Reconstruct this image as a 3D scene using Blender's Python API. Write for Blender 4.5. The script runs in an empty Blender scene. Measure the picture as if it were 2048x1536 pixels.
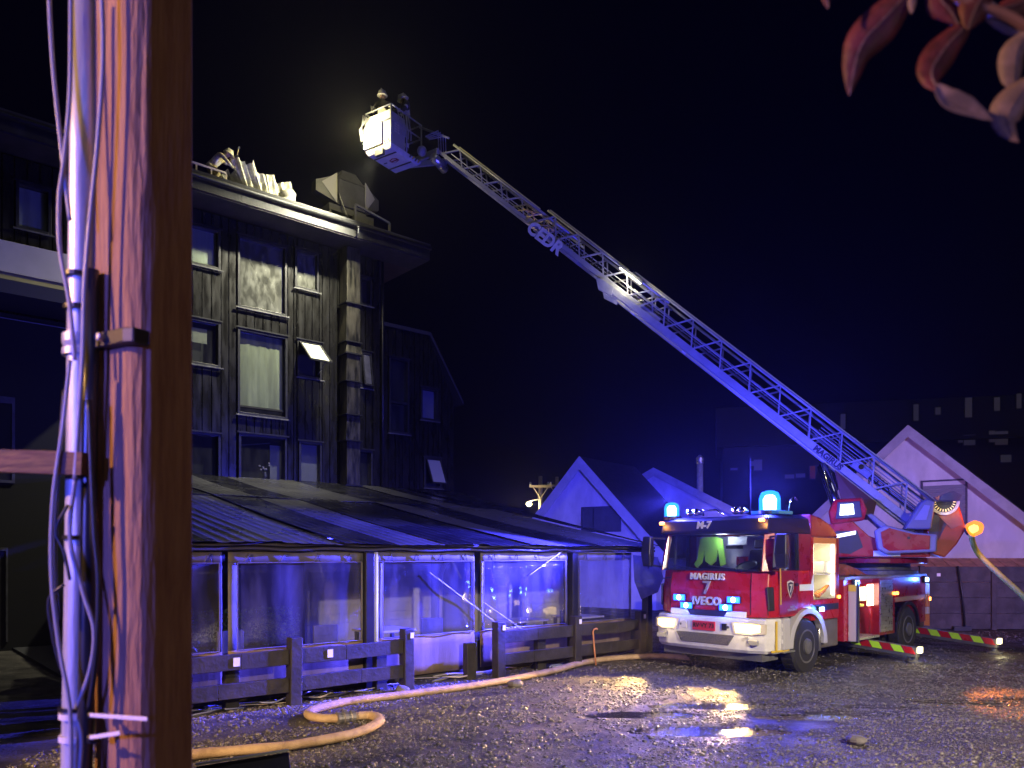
import bpy, bmesh, math, random
import numpy as np
from mathutils import Matrix, Vector, noise
R = math.radians
random.seed(7); rng = np.random.default_rng(11)
sc = bpy.context.scene
col = sc.collection

# ------------------------------------------------------------------ camera
CAMH, HOR, F = 2.2, 1108.0, 1538.0        # eye height, horizon row and focal length in photo pixels (2048 wide)
cam = bpy.data.cameras.new('camera'); camo = bpy.data.objects.new('camera', cam); col.objects.link(camo)
camo.location = (0, 0, CAMH); camo.rotation_euler = (R(90), 0, 0)
cam.sensor_width = 36; cam.lens = 36 * F / 2048; cam.shift_y = (HOR - 768) / 2048
cam.clip_start = 0.05; cam.clip_end = 900
cam.dof.use_dof = True; cam.dof.focus_distance = 16.5; cam.dof.aperture_fstop = 3.0
sc.camera = camo
# ------------------------------------------------------------------ night sky, exposure
w = bpy.data.worlds.new('World'); sc.world = w; w.use_nodes = True
bg = w.node_tree.nodes['Background']
bg.inputs[0].default_value = (0.05, 0.03, 1.0, 1); bg.inputs[1].default_value = 0.0026
sc.view_settings.view_transform = 'Standard'; sc.view_settings.look = 'None'
sc.view_settings.exposure = 0; sc.view_settings.gamma = 1
sc.render.engine = 'CYCLES'
cy = sc.cycles
cy.use_denoising = True; cy.max_bounces = 6; cy.diffuse_bounces = 2; cy.glossy_bounces = 3
cy.transmission_bounces = 4; cy.transparent_max_bounces = 12; cy.volume_bounces = 0
cy.sample_clamp_indirect = 4; cy.caustics_reflective = False; cy.caustics_refractive = False
cy.use_light_tree = True

def lamp(name, kind, loc, power, color, radius=0.05, aim=None, size=None, blend=0.5, parent=None):
    l = bpy.data.lights.new(name, kind); l.energy = power; l.color = color
    if kind in ('POINT', 'SPOT'): l.shadow_soft_size = radius
    if kind == 'SPOT': l.spot_size = R(size); l.spot_blend = blend
    o = bpy.data.objects.new(name, l); col.objects.link(o); o.location = loc
    if aim is not None:
        o.rotation_euler = (Vector(aim) - Vector(loc)).to_track_quat('-Z', 'Y').to_euler()
    return o
BLUE = (0.06, 0.05, 1.0); WARM = (1.0, 0.60, 0.24)
moon = bpy.data.lights.new('night_sky_sun', 'SUN'); moon.energy = 0.13; moon.angle = R(20); moon.color = (0.7, 0.7, 1)
mo = bpy.data.objects.new('night_sky_sun', moon); col.objects.link(mo); mo.rotation_euler = (R(40), 0, R(18))
# lamps standing outside the frame that light the yard: a street lamp to the left, the blue lights of engines behind, plus added fills
lamp('street_lamp_light', 'SPOT', (-6.6, -0.63, 5.4), 2900, (1.0, 0.52, 0.17), 0.12, aim=(-1.0, 2.1, 2.4), size=40, blend=0.4)
lamp('fence_warm_light', 'SPOT', (-6.8, 2.0, 3.2), 5600, (1.0, 0.64, 0.32), 0.12, aim=(-2.9, 11.0, 0.2), size=34, blend=0.8)  # second warm spot split off the street lamp, added for fence and hose
lamp('yard_lamp_light', 'SPOT', (8.5, -3.0, 7.0), 17500, (1.0, 0.82, 0.58), 0.2, aim=(4.8, 8.4, 0), size=60, blend=0.9)
lamp('rescue_engine_light', 'SPOT', (-5.04, -5.05, 3.5), 4200, (0.09, 0.10, 1.0), 0.25, aim=(-1.05, 2.1, 2.7), size=27, blend=0.5)
lamp('second_engine_light', 'SPOT', (13.5, -4.0, 3.0), 30000, (0.42, 0.32, 1.0), 0.15, aim=(15.0, 27.0, 3.4), size=22, blend=0.4)
lamp('leaf_fill_light', 'SPOT', (-.5, -1.2, 2.2), 45, (.5, .42, 1.0), .1, aim=(.8, 1.3, 3.1), size=40, blend=.6)  # added fill for the leaves, no lamp stands there
lamp('pole_fill_light', 'SPOT', (3.4, -1.4, 2.6), 80, (1.0, 0.62, 0.45), 0.3, aim=(-0.95, 2.15, 2.4), size=40, blend=0.6)  # added warm fill for the pole's dark right face, no real source

# ------------------------------------------------------------------ materials
MATS = {}
def mat(name, c, rough=0.6, metal=0.0, vary=0.0, vscale=3.0, stretch=(1, 1, 1), bump=0.0, bscale=20.0, c2=None,
        spec=0.5, coat=0.0, rvary=0.0, lo=0.42, hi=0.62):
    if name in MATS: return MATS[name]
    m = bpy.data.materials.new(name); m.use_nodes = True; MATS[name] = m
    nt = m.node_tree; b = nt.nodes['Principled BSDF']
    b.inputs['Base Color'].default_value = (*c, 1); b.inputs['Roughness'].default_value = rough
    b.inputs['Metallic'].default_value = metal; b.inputs['Specular IOR Level'].default_value = spec
    b.inputs['Coat Weight'].default_value = coat; b.inputs['Coat Roughness'].default_value = 0.08
    tc = nt.nodes.new('ShaderNodeTexCoord'); mp = nt.nodes.new('ShaderNodeMapping')
    mp.inputs['Scale'].default_value = stretch; nt.links.new(tc.outputs['Object'], mp.inputs['Vector'])
    if vary > 0 or c2:
        n = nt.nodes.new('ShaderNodeTexNoise'); n.inputs['Scale'].default_value = vscale
        n.inputs['Detail'].default_value = 7; n.inputs['Roughness'].default_value = 0.62
        nt.links.new(mp.outputs[0], n.inputs['Vector'])
        r = nt.nodes.new('ShaderNodeValToRGB')
        d = c2 if c2 else tuple(x * (1 - vary) for x in c)
        u = c if c2 else tuple(min(1, x * (1 + vary)) for x in c)
        r.color_ramp.elements[0].position = lo; r.color_ramp.elements[1].position = hi
        r.color_ramp.elements[0].color = (*d, 1); r.color_ramp.elements[1].color = (*u, 1)
        nt.links.new(n.outputs['Fac'], r.inputs[0]); nt.links.new(r.outputs[0], b.inputs['Base Color'])
    if rvary > 0:
        n3 = nt.nodes.new('ShaderNodeTexNoise'); n3.inputs['Scale'].default_value = vscale * 1.7
        n3.inputs['Detail'].default_value = 5; nt.links.new(mp.outputs[0], n3.inputs['Vector'])
        q = nt.nodes.new('ShaderNodeMapRange'); q.inputs[1].default_value = 0.35; q.inputs[2].default_value = 0.65
        q.inputs[3].default_value = max(0.03, rough - rvary); q.inputs[4].default_value = min(1, rough + rvary)
        nt.links.new(n3.outputs['Fac'], q.inputs[0]); nt.links.new(q.outputs[0], b.inputs['Roughness'])
    if bump > 0:
        n2 = nt.nodes.new('ShaderNodeTexNoise'); n2.inputs['Scale'].default_value = bscale
        n2.inputs['Detail'].default_value = 6; nt.links.new(mp.outputs[0], n2.inputs['Vector'])
        bp = nt.nodes.new('ShaderNodeBump'); bp.inputs['Strength'].default_value = bump
        bp.inputs['Distance'].default_value = 0.02
        nt.links.new(n2.outputs['Fac'], bp.inputs['Height']); nt.links.new(bp.outputs[0], b.inputs['Normal'])
    return m
def emis(name, c, s):
    m = bpy.data.materials.new(name); m.use_nodes = True; b = m.node_tree.nodes['Principled BSDF']
    b.inputs['Base Color'].default_value = (*c, 1); b.inputs['Emission Color'].default_value = (*c, 1)
    b.inputs['Emission Strength'].default_value = s
    return m
def lens(name, c, s, clear=0.6):            # tinted clear cover that glows and lets the lamp inside shine out
    m = bpy.data.materials.new(name); m.use_nodes = True; nt = m.node_tree
    for n in list(nt.nodes):
        if n.type != 'OUTPUT_MATERIAL': nt.nodes.remove(n)
    t = nt.nodes.new('ShaderNodeBsdfTransparent'); e = nt.nodes.new('ShaderNodeEmission'); mx = nt.nodes.new('ShaderNodeMixShader')
    e.inputs[0].default_value = (*c, 1); e.inputs[1].default_value = s; mx.inputs[0].default_value = 1 - clear
    nt.links.new(t.outputs[0], mx.inputs[1]); nt.links.new(e.outputs[0], mx.inputs[2])
    nt.links.new(mx.outputs[0], nt.nodes['Material Output'].inputs[0])
    return m
def film(name, tint, dirt, dirtc=(0.5, 0.5, 0.5), rough=0.03, refl=1.0, dscale=(1.5, 1.5, 0.25), bump=0.15):
    """clear sheet: transparent + fresnel gloss + streaky film of dirt"""
    m = bpy.data.materials.new(name); m.use_nodes = True; nt = m.node_tree
    for n in list(nt.nodes):
        if n.type != 'OUTPUT_MATERIAL': nt.nodes.remove(n)
    N = nt.nodes.new; L = nt.links.new
    t = N('ShaderNodeBsdfTransparent'); t.inputs[0].default_value = (*tint, 1)
    g = N('ShaderNodeBsdfGlossy'); g.inputs['Roughness'].default_value = rough; g.inputs['Color'].default_value = (refl, refl, refl, 1)
    df = N('ShaderNodeBsdfDiffuse'); df.inputs[0].default_value = (*dirtc, 1)
    ge = N('ShaderNodeNewGeometry'); dt = N('ShaderNodeVectorMath'); dt.operation = 'DOT_PRODUCT'
    L(ge.outputs['Normal'], dt.inputs[0]); L(ge.outputs['Incoming'], dt.inputs[1])
    def M(op, a, b=None):
        m_ = N('ShaderNodeMath'); m_.operation = op
        for k_, v_ in ((0, a), (1, b)):
            if v_ is None: continue
            if isinstance(v_, (int, float)): m_.inputs[k_].default_value = v_
            else: L(v_, m_.inputs[k_])
        return m_.outputs[0]
    fr = M('MULTIPLY_ADD', M('POWER', M('SUBTRACT', 1.0, M('ABSOLUTE', dt.outputs['Value'])), 5.0), 0.94)
    fr.node.inputs[2].default_value = 0.045
    tc = N('ShaderNodeTexCoord'); mp = N('ShaderNodeMapping'); mp.inputs['Scale'].default_value = dscale
    L(tc.outputs['Object'], mp.inputs[0])
    n = N('ShaderNodeTexNoise'); n.inputs['Scale'].default_value = 3; n.inputs['Detail'].default_value = 6
    L(mp.outputs[0], n.inputs['Vector'])
    q = N('ShaderNodeMapRange'); q.inputs[1].default_value = 0.4; q.inputs[2].default_value = 0.72
    q.inputs[3].default_value = dirt * 0.25; q.inputs[4].default_value = dirt; L(n.outputs['Fac'], q.inputs[0])
    bp = N('ShaderNodeBump'); bp.inputs['Strength'].default_value = bump; bp.inputs['Distance'].default_value = 0.03
    L(n.outputs['Fac'], bp.inputs['Height']); L(bp.outputs[0], g.inputs['Normal'])
    a = N('ShaderNodeMixShader'); L(fr, a.inputs[0]); L(t.outputs[0], a.inputs[1]); L(g.outputs[0], a.inputs[2])
    c = N('ShaderNodeMixShader'); L(q.outputs[0], c.inputs[0]); L(a.outputs[0], c.inputs[1]); L(df.outputs[0], c.inputs[2])
    L(c.outputs[0], nt.nodes['Material Output'].inputs[0])
    return m

BLACK = mat('black_plastic', (0.012, 0.012, 0.014), 0.45)
RUBBER = mat('rubber', (0.018, 0.018, 0.02), 0.75, bump=0.2, bscale=40)
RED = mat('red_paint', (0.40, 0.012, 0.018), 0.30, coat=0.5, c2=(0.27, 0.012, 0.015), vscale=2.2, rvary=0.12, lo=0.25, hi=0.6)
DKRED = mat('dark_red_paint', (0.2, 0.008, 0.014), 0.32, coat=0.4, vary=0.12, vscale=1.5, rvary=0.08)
WHITE = mat('white_paint', (0.62, 0.62, 0.64), 0.4, vary=0.08, vscale=4, rvary=0.1)
GREY = mat('grey_paint', (0.3, 0.3, 0.33), 0.45, vary=0.15, vscale=5)
DGREY = mat('dark_grey_paint', (0.08, 0.08, 0.09), 0.45, vary=0.2, vscale=5)
ALU = mat('aluminium', (0.55, 0.55, 0.56), 0.35, metal=0.85, vary=0.1, vscale=6, rvary=0.1)
STEEL = mat('ladder_steel', (0.36, 0.36, 0.38), 0.42, metal=0.25, vary=0.1, vscale=4)
CHROME = mat('chrome', (0.7, 0.7, 0.7), 0.12, metal=1)
LIME = mat('fluorescent_tape', (0.42, 0.78, 0.03), 0.4)
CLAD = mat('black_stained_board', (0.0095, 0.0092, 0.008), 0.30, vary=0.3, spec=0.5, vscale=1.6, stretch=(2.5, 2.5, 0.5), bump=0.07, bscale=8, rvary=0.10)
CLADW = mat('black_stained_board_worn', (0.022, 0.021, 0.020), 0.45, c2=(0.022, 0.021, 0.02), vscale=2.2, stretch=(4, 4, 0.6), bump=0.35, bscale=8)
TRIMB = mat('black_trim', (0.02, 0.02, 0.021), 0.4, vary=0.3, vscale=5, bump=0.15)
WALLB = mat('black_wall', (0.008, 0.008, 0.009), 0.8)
FASC = mat('fascia_peeling_paint', (0.034, 0.033, 0.028), 0.6, c2=(0.005, 0.005, 0.005), vscale=2.0, stretch=(1.0, 1, 0.35), bump=0.3, lo=0.5, hi=0.68)
SOFF = mat('soffit_board', (0.035, 0.028, 0.026), 0.6, vary=0.3)
DUCTM = mat('galvanised_duct_soot', (0.085, 0.078, 0.055), 0.40, metal=0.35, c2=(0.010, 0.010, 0.009), vscale=2.4, stretch=(3, 3, 0.6), bump=0.25, rvary=0.12, lo=0.36, hi=0.58)
ROOFB = mat('wet_black_roofing', (0.012, 0.012, 0.015), 0.24, vary=0.25, vscale=0.7, bump=0.12, bscale=2, rvary=0.10)
ROOFG = mat('grey_reflection_roofing', (0.06, 0.06, 0.07), 0.32, vary=0.18, vscale=0.6, bump=0.12, bscale=2, rvary=0.08)  # lighter sheets: reflections on the wet roof put into the colour
CANV = mat('grey_canvas', (0.095, 0.09, 0.098), 0.7, vary=0.18, vscale=3, bump=0.25, bscale=6)
SKIRT = mat('tan_canvas_skirt', (0.155, 0.108, 0.06), 0.75, vary=0.2, vscale=2, stretch=(2, 2, 0.4), bump=0.25, bscale=5)
FWOOD = mat('dark_fence_timber', (0.020, 0.017, 0.016), 0.6, vary=0.4, vscale=3, stretch=(1, 1, 1), bump=0.4, bscale=14)
PAPER = mat('white_tag', (0.7, 0.7, 0.68), 0.6)
HOSE = mat('fire_hose_canvas', (0.44, 0.31, 0.18), 0.75, c2=(0.26, 0.17, 0.09), vscale=5, bump=0.5, bscale=70, lo=0.3, hi=0.55)
PLASTER = mat('white_plaster', (0.60, 0.56, 0.57), 0.8, vary=0.14, vscale=0.9, stretch=(1, 1, 0.5), bump=0.2, bscale=12)
TRIMW = mat('grey_white_trim', (0.34, 0.32, 0.36), 0.7, vary=0.12, vscale=2)
TRIMW2 = mat('pale_trim', (0.45, 0.44, 0.48), 0.7, vary=0.08, vscale=2)
ROOFD = mat('dark_shingle', (0.022, 0.016, 0.016), 0.7, vary=0.5, vscale=6, bump=0.4)
CONC = mat('concrete_panel', (0.045, 0.042, 0.045), 0.85, vary=0.3, vscale=2.5, bump=0.5, bscale=10)
DARKB = mat('far_dark_wall', (0.01, 0.009, 0.012), 0.8)
PALEW = emis('far_blind_added_glow', (0.20, 0.18, 0.21), 0.06)  # pale grey blinds with a faint glow added to brighten them
WOODP = mat('weathered_pole_timber', (0.36, 0.20, 0.11), 0.75, c2=(0.22, 0.10, 0.055), vscale=9, stretch=(5, 5, 0.6), bump=0.7, bscale=14, lo=0.3, hi=0.7)
PIPEM = mat('galvanised_pipe', (0.60, 0.61, 0.64), 0.38, metal=0.35, vary=0.18, vscale=5, stretch=(3, 3, 0.4), bump=0.12)
CABLEB = mat('black_cable', (0.012, 0.012, 0.013), 0.4)
CABLEG = mat('grey_cable', (0.30, 0.30, 0.36), 0.35)
TIE = mat('white_zip_tie', (0.75, 0.72, 0.74), 0.4)
GLASS = film('window_glass', (0.85, 0.87, 0.85), 0.05, (0.3, 0.3, 0.28), 0.02)
DUSTY = film('dusty_window_glass', (0.6, 0.6, 0.58), 0.34, (0.42, 0.43, 0.36), 0.05, dscale=(2.5, 2.5, 1.2))
PVC = film('clear_pvc_curtain', (0.88, 0.88, 0.95), 0.12, (0.26, 0.26, 0.38), 0.04, dscale=(1.1, 1.1, 0.3), bump=0.10)
CABG = film('vehicle_glass', (0.72, 0.76, 0.80), 0.03, (0.3, 0.3, 0.3), 0.02, bump=0.0)
BLIND = mat('pale_green_blind', (0.50, 0.55, 0.42), 0.8, vary=0.15, vscale=1.2, stretch=(3, 3, 0.4))
FROST = mat('frosted_sash_pane', (0.62, 0.64, 0.50), 0.5, vary=0.06)
ROOM = mat('unlit_room', (0.02, 0.02, 0.025), 0.9)
ROOMW = mat('pale_room_wall', (0.32, 0.32, 0.38), 0.8)
BLUEL = lens('blue_beacon_lens', (0.012, 0.16, 1.0), 5.0, 0.45)
BLUEC = emis('blue_lamp_core', (0.45, 0.85, 1.0), 14.0)
BLUES = emis('blue_strobe_halo', (0.012, 0.10, 1.0), 6.0)  # glowing surround painted as the halo of the strobe
AMBER = emis('amber_lamp', (1.0, 0.32, 0.04), 10.0)
AMBERL = lens('amber_beacon_lens', (1.0, 0.20, 0.01), 2.6, 0.35)
HEADL = emis('headlamp_lens', (1.0, 0.76, 0.34), 3.6)
LAMPW = emis('white_lamp', (1.0, 0.92, 0.62), 8.0)
FLOOD = emis('flood_lens_and_glare', (1.0, 0.97, 0.72), 40.0)
SCREEN = emis('screen', (0.8, 0.95, 1.0), 2.5)

# ------------------------------------------------------------------ mesh building
RM = {}
def tag(o, label=None, cat=None, group=None, kind=None):
    if label: o['label'] = label
    if cat: o['category'] = cat
    if group: o['group'] = group
    if kind: o['kind'] = kind
    return o
def thing(name, label, cat, M, group=None):
    o = bpy.data.objects.new(name, None); col.objects.link(o)
    o.empty_display_size = 0.2; o.matrix_world = M; RM[o] = M.copy()
    return tag(o, label, cat, group)
class MB:
    def __init__(s, Fm=None): s.v = []; s.f = []; s.F = Fm
    def add(s, vs, fs):
        k = len(s.v); s.v += [Vector(p) for p in vs]; s.f += [tuple(i + k for i in f) for f in fs]; return s
    def bx(s, x0, x1, y0, y1, z0, z1):
        return s.add([(x0,y0,z0),(x1,y0,z0),(x1,y1,z0),(x0,y1,z0),(x0,y0,z1),(x1,y0,z1),(x1,y1,z1),(x0,y1,z1)],
                     [(0,3,2,1),(4,5,6,7),(0,1,5,4),(1,2,6,5),(2,3,7,6),(3,0,4,7)])
    def bar(s, p0, p1, w, h, up=(0, 0, 1)):
        p0 = Vector(p0); p1 = Vector(p1); d = (p1 - p0).normalized(); up = Vector(up)
        if abs(d.dot(up)) > 0.98: up = Vector((1, 0, 0)) if abs(d.x) < 0.9 else Vector((0, 1, 0))
        a = d.cross(up).normalized() * w / 2; b = a.cross(d).normalized() * h / 2
        c = [p + q for p in (p0, p1) for q in (-a - b, a - b, a + b, -a + b)]
        return s.add(c, [(0,1,2,3),(7,6,5,4),(0,4,5,1),(1,5,6,2),(2,6,7,3),(3,7,4,0)])
    def tube(s, pts, r, n=8, cap=True, flat=None):
        P = [Vector(p) for p in pts]; k = len(s.v); rr = r if isinstance(r, (list, tuple)) else [r] * len(P)
        T = [(P[min(i+1, len(P)-1)] - P[max(i-1, 0)]).normalized() for i in range(len(P))]
        u = Vector((0, 0, 1)) if abs(T[0].z) < 0.9 else Vector((1, 0, 0))
        if flat is not None: u = Vector((0, 0, 1))
        for i, p in enumerate(P):
            a = T[i].cross(u)
            if a.length < 1e-5: a = Vector((1, 0, 0))
            a.normalize(); b = a.cross(T[i]).normalized()
            if flat is None: u = b
            for j in range(n):
                q = 2 * math.pi * j / n
                s.v.append(p + a * math.cos(q) * rr[i] + b * math.sin(q) * rr[i] * (flat or 1))
        for i in range(len(P) - 1):
            for j in range(n):
                j2 = (j + 1) % n; s.f.append((k+i*n+j, k+i*n+j2, k+(i+1)*n+j2, k+(i+1)*n+j))
        if cap: s.f.append(tuple(k + j for j in reversed(range(n)))); s.f.append(tuple(k + (len(P)-1)*n + j for j in range(n)))
        return s
    def prism(s, poly, vec):
        n = len(poly); vec = Vector(vec); vs = [Vector(p) for p in poly] + [Vector(p) + vec for p in poly]
        fs = [tuple(reversed(range(n))), tuple(range(n, 2*n))] + [(i, (i+1) % n, n+(i+1) % n, n+i) for i in range(n)]
        return s.add(vs, fs)
    def loft(s, rings, cap=True):
        k = len(s.v); n = len(rings[0])
        for r in rings: s.v += [Vector(p) for p in r]
        for i in range(len(rings) - 1):
            for j in range(n):
                j2 = (j + 1) % n; s.f.append((k+i*n+j, k+i*n+j2, k+(i+1)*n+j2, k+(i+1)*n+j))
        if cap: s.f.append(tuple(k + j for j in reversed(range(n)))); s.f.append(tuple(k + (len(rings)-1)*n + j for j in range(n)))
        return s
    def lathe(s, prof, c, axis=(0, 0, 1), n=24, ring=False):
        ax = Vector(axis).normalized(); a = ax.orthogonal().normalized(); b = ax.cross(a); c = Vector(c); rings = []
        for r, h in prof:
            rings.append([c + ax * h + (a * math.cos(2*math.pi*j/n) + b * math.sin(2*math.pi*j/n)) * r for j in range(n)])
        return s.loft(rings + [rings[0]], False) if ring else s.loft(rings)
    def ball(s, c, r, nu=12, nv=8, sc3=(1, 1, 1)):
        c = Vector(c); rings = []
        for i in range(nv + 1):
            t = math.pi * (0.02 + 0.96 * i / nv)
            rings.append([c + Vector((math.sin(t)*math.cos(2*math.pi*j/nu)*r*sc3[0], math.sin(t)*math.sin(2*math.pi*j/nu)*r*sc3[1], -math.cos(t)*r*sc3[2])) for j in range(nu)])
        return s.loft(rings)
    def build(s, name, m, parent=None, smooth=False, bevel=0.0, seg=2):
        T = Matrix.Identity(4)
        if s.F is not None: T = s.F.copy()
        if parent is not None and s.F is not None: T = RM[parent].inverted() @ T
        vs = [T @ p for p in s.v]; me = bpy.data.meshes.new(name); off = Vector((0, 0, 0))
        if parent is None:
            xs = [p.x for p in vs]; ys = [p.y for p in vs]; zs = [p.z for p in vs]
            off = Vector(((min(xs)+max(xs))/2, (min(ys)+max(ys))/2, min(zs))); vs = [p - off for p in vs]
        me.from_pydata([tuple(p) for p in vs], [], s.f); me.update()
        bm = bmesh.new(); bm.from_mesh(me); bmesh.ops.recalc_face_normals(bm, faces=bm.faces); bm.to_mesh(me); bm.free()
        if m is not None: me.materials.append(m)
        if smooth: me.polygons.foreach_set('use_smooth', [True] * len(me.polygons))
        o = bpy.data.objects.new(name, me); col.objects.link(o)
        if parent is not None: o.parent = parent; RM[o] = RM[parent]
        else: o.location = off; RM[o] = Matrix.Translation(off)
        if bevel > 0:
            b = o.modifiers.new('edge', 'BEVEL'); b.width = bevel; b.segments = seg; b.limit_method = 'ANGLE'; b.angle_limit = R(35)
        return o
def at(px, py, Y): return Vector(((px - 1024) / F * Y, Y, CAMH + (HOR - py) / F * Y))
def gnd(px, py, z=0.0):
    Y = F * (CAMH - z) / (py - HOR); return Vector(((px - 1024) / F * Y, Y, z))
def Mz(loc, deg): return Matrix.Translation(Vector(loc)) @ Matrix.Rotation(R(deg), 4, 'Z')
def text(body, size, origin, xa, ya, m, parent, ext=0.004, off=0.0, name='lettering', center=True, space=1.0):
    """letters as real relief; origin/axes in world space"""
    c = bpy.data.curves.new(name, 'FONT'); c.body = body; c.size = size; c.extrude = ext; c.offset = off
    c.align_x = 'CENTER' if center else 'LEFT'; c.align_y = 'CENTER'; c.space_character = space; c.resolution_u = 3
    c.materials.append(m)
    to = bpy.data.objects.new(name, c); col.objects.link(to)
    me = bpy.data.meshes.new_from_object(to.evaluated_get(bpy.context.evaluated_depsgraph_get())); bpy.data.objects.remove(to); me.name = name
    o = bpy.data.objects.new(name, me); col.objects.link(o)
    xa = Vector(xa).normalized(); ya = Vector(ya).normalized(); za = xa.cross(ya)
    M = Matrix((( xa.x, ya.x, za.x, origin[0]), (xa.y, ya.y, za.y, origin[1]), (xa.z, ya.z, za.z, origin[2]), (0, 0, 0, 1)))
    o.parent = parent; o.matrix_local = RM[parent].inverted() @ M; RM[o] = RM[parent]
    return o

# ------------------------------------------------------------------ ground
PUD = [(2.5, 9.6, 1.25, .34), (4.15, 10.45, 1.15, .32), (3.3, 11.2, 1.3, .32), (1.9, 10.6, .9, .24), (6.7, 11.4, 1.0, .3), (8.0, 11.5, 1.2, .32), (5.2, 11.0, .7, .2)]
def rut(x, y):
    u = (x - 4.64)*.737 + (y - 15.15)*.676; v = (x - 4.64)*.676 - (y - 15.15)*.737 + .12*math.sin(u*.55) + .05*math.sin(u*1.7)
    r_ = 0
    for c in (-1.07, 1.07, -2.6, -.3): r_ = max(r_, max(0, 1 - ((v - c)/.19)**2) * (1 if abs(c) == 1.07 else .7))
    return r_ * max(0, min(1, (-u - .6)/.8))
def gz(x, y):
    v = noise.noise(Vector((x*0.35, y*0.35, 1))) * 0.03 + noise.noise(Vector((x*1.3, y*1.3, 5))) * 0.014 + noise.noise(Vector((x*4.5, y*4.5, 9))) * 0.006
    for (a, b, p, q_) in PUD:
        k = max(0, 1 - ((x-a)/p)**2 - ((y-b)/q_)**2); v -= 0.042 * min(1, k * 1.5)
    return v - 0.024*rut(x, y)
GX = np.concatenate([[-400, -120, -40, -15], np.arange(-7, 14, 0.08), [18, 30, 60, 140, 420]])
GY = np.concatenate([[-120, -20, 0, 5], np.arange(7, 17, 0.08), np.arange(17, 26, 0.4), [32, 50, 90, 200, 520]])
GZ = np.zeros((len(GY), len(GX)))
for j, y in enumerate(GY):
    for i, x in enumerate(GX):
        if -7 <= x <= 14 and 6 <= y <= 26: GZ[j, i] = gz(x, y)
nx, ny = len(GX), len(GY)
me = bpy.data.meshes.new('ground')
XX, YY = np.meshgrid(GX, GY)
idx = np.arange(nx * ny).reshape(ny, nx)
q = np.stack([idx[:-1, :-1], idx[:-1, 1:], idx[1:, 1:], idx[1:, :-1]], -1).reshape(-1, 4)
me.from_pydata(np.stack([XX.ravel(), YY.ravel(), GZ.ravel()], -1).tolist(), [], q.tolist()); me.update()
GRAV = mat('wet_gravel_ground', (0.085, 0.076, 0.066), 0.62, spec=0.3, c2=(0.025, 0.023, 0.021), vscale=1.6, bump=1.0, bscale=26, rvary=0.2, lo=0.36, hi=0.64)
me.materials.append(GRAV); me.polygons.foreach_set('use_smooth', [True] * len(me.polygons))
g = bpy.data.objects.new('ground', me); col.objects.link(g); g['kind'] = 'structure'
# puddles: still water lying in the hollows of the yard
WATER = mat('puddle_water', (0.01, 0.01, 0.011), 0.07, spec=0.8, bump=0.5, bscale=22)
for (cx, cy_, rx, ry) in PUD[:4]:
    rx *= 1.02; ry *= 1.02; zz = -0.022
    mb = MB(Matrix.Identity(4))
    mb.add([(cx, cy_, zz)] + [(cx + rx*math.cos(a), cy_ + ry*math.sin(a), zz) for a in [2*math.pi*k/40 for k in range(40)]],
           [(0, k+1, (k+1) % 40 + 1) for k in range(40)])
    o = mb.build('puddle', WATER if cx < 5 else mat('wet_mud', (.03, .028, .025), .3, spec=.8, bump=.7, bscale=30)); o['kind'] = 'structure'
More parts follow.
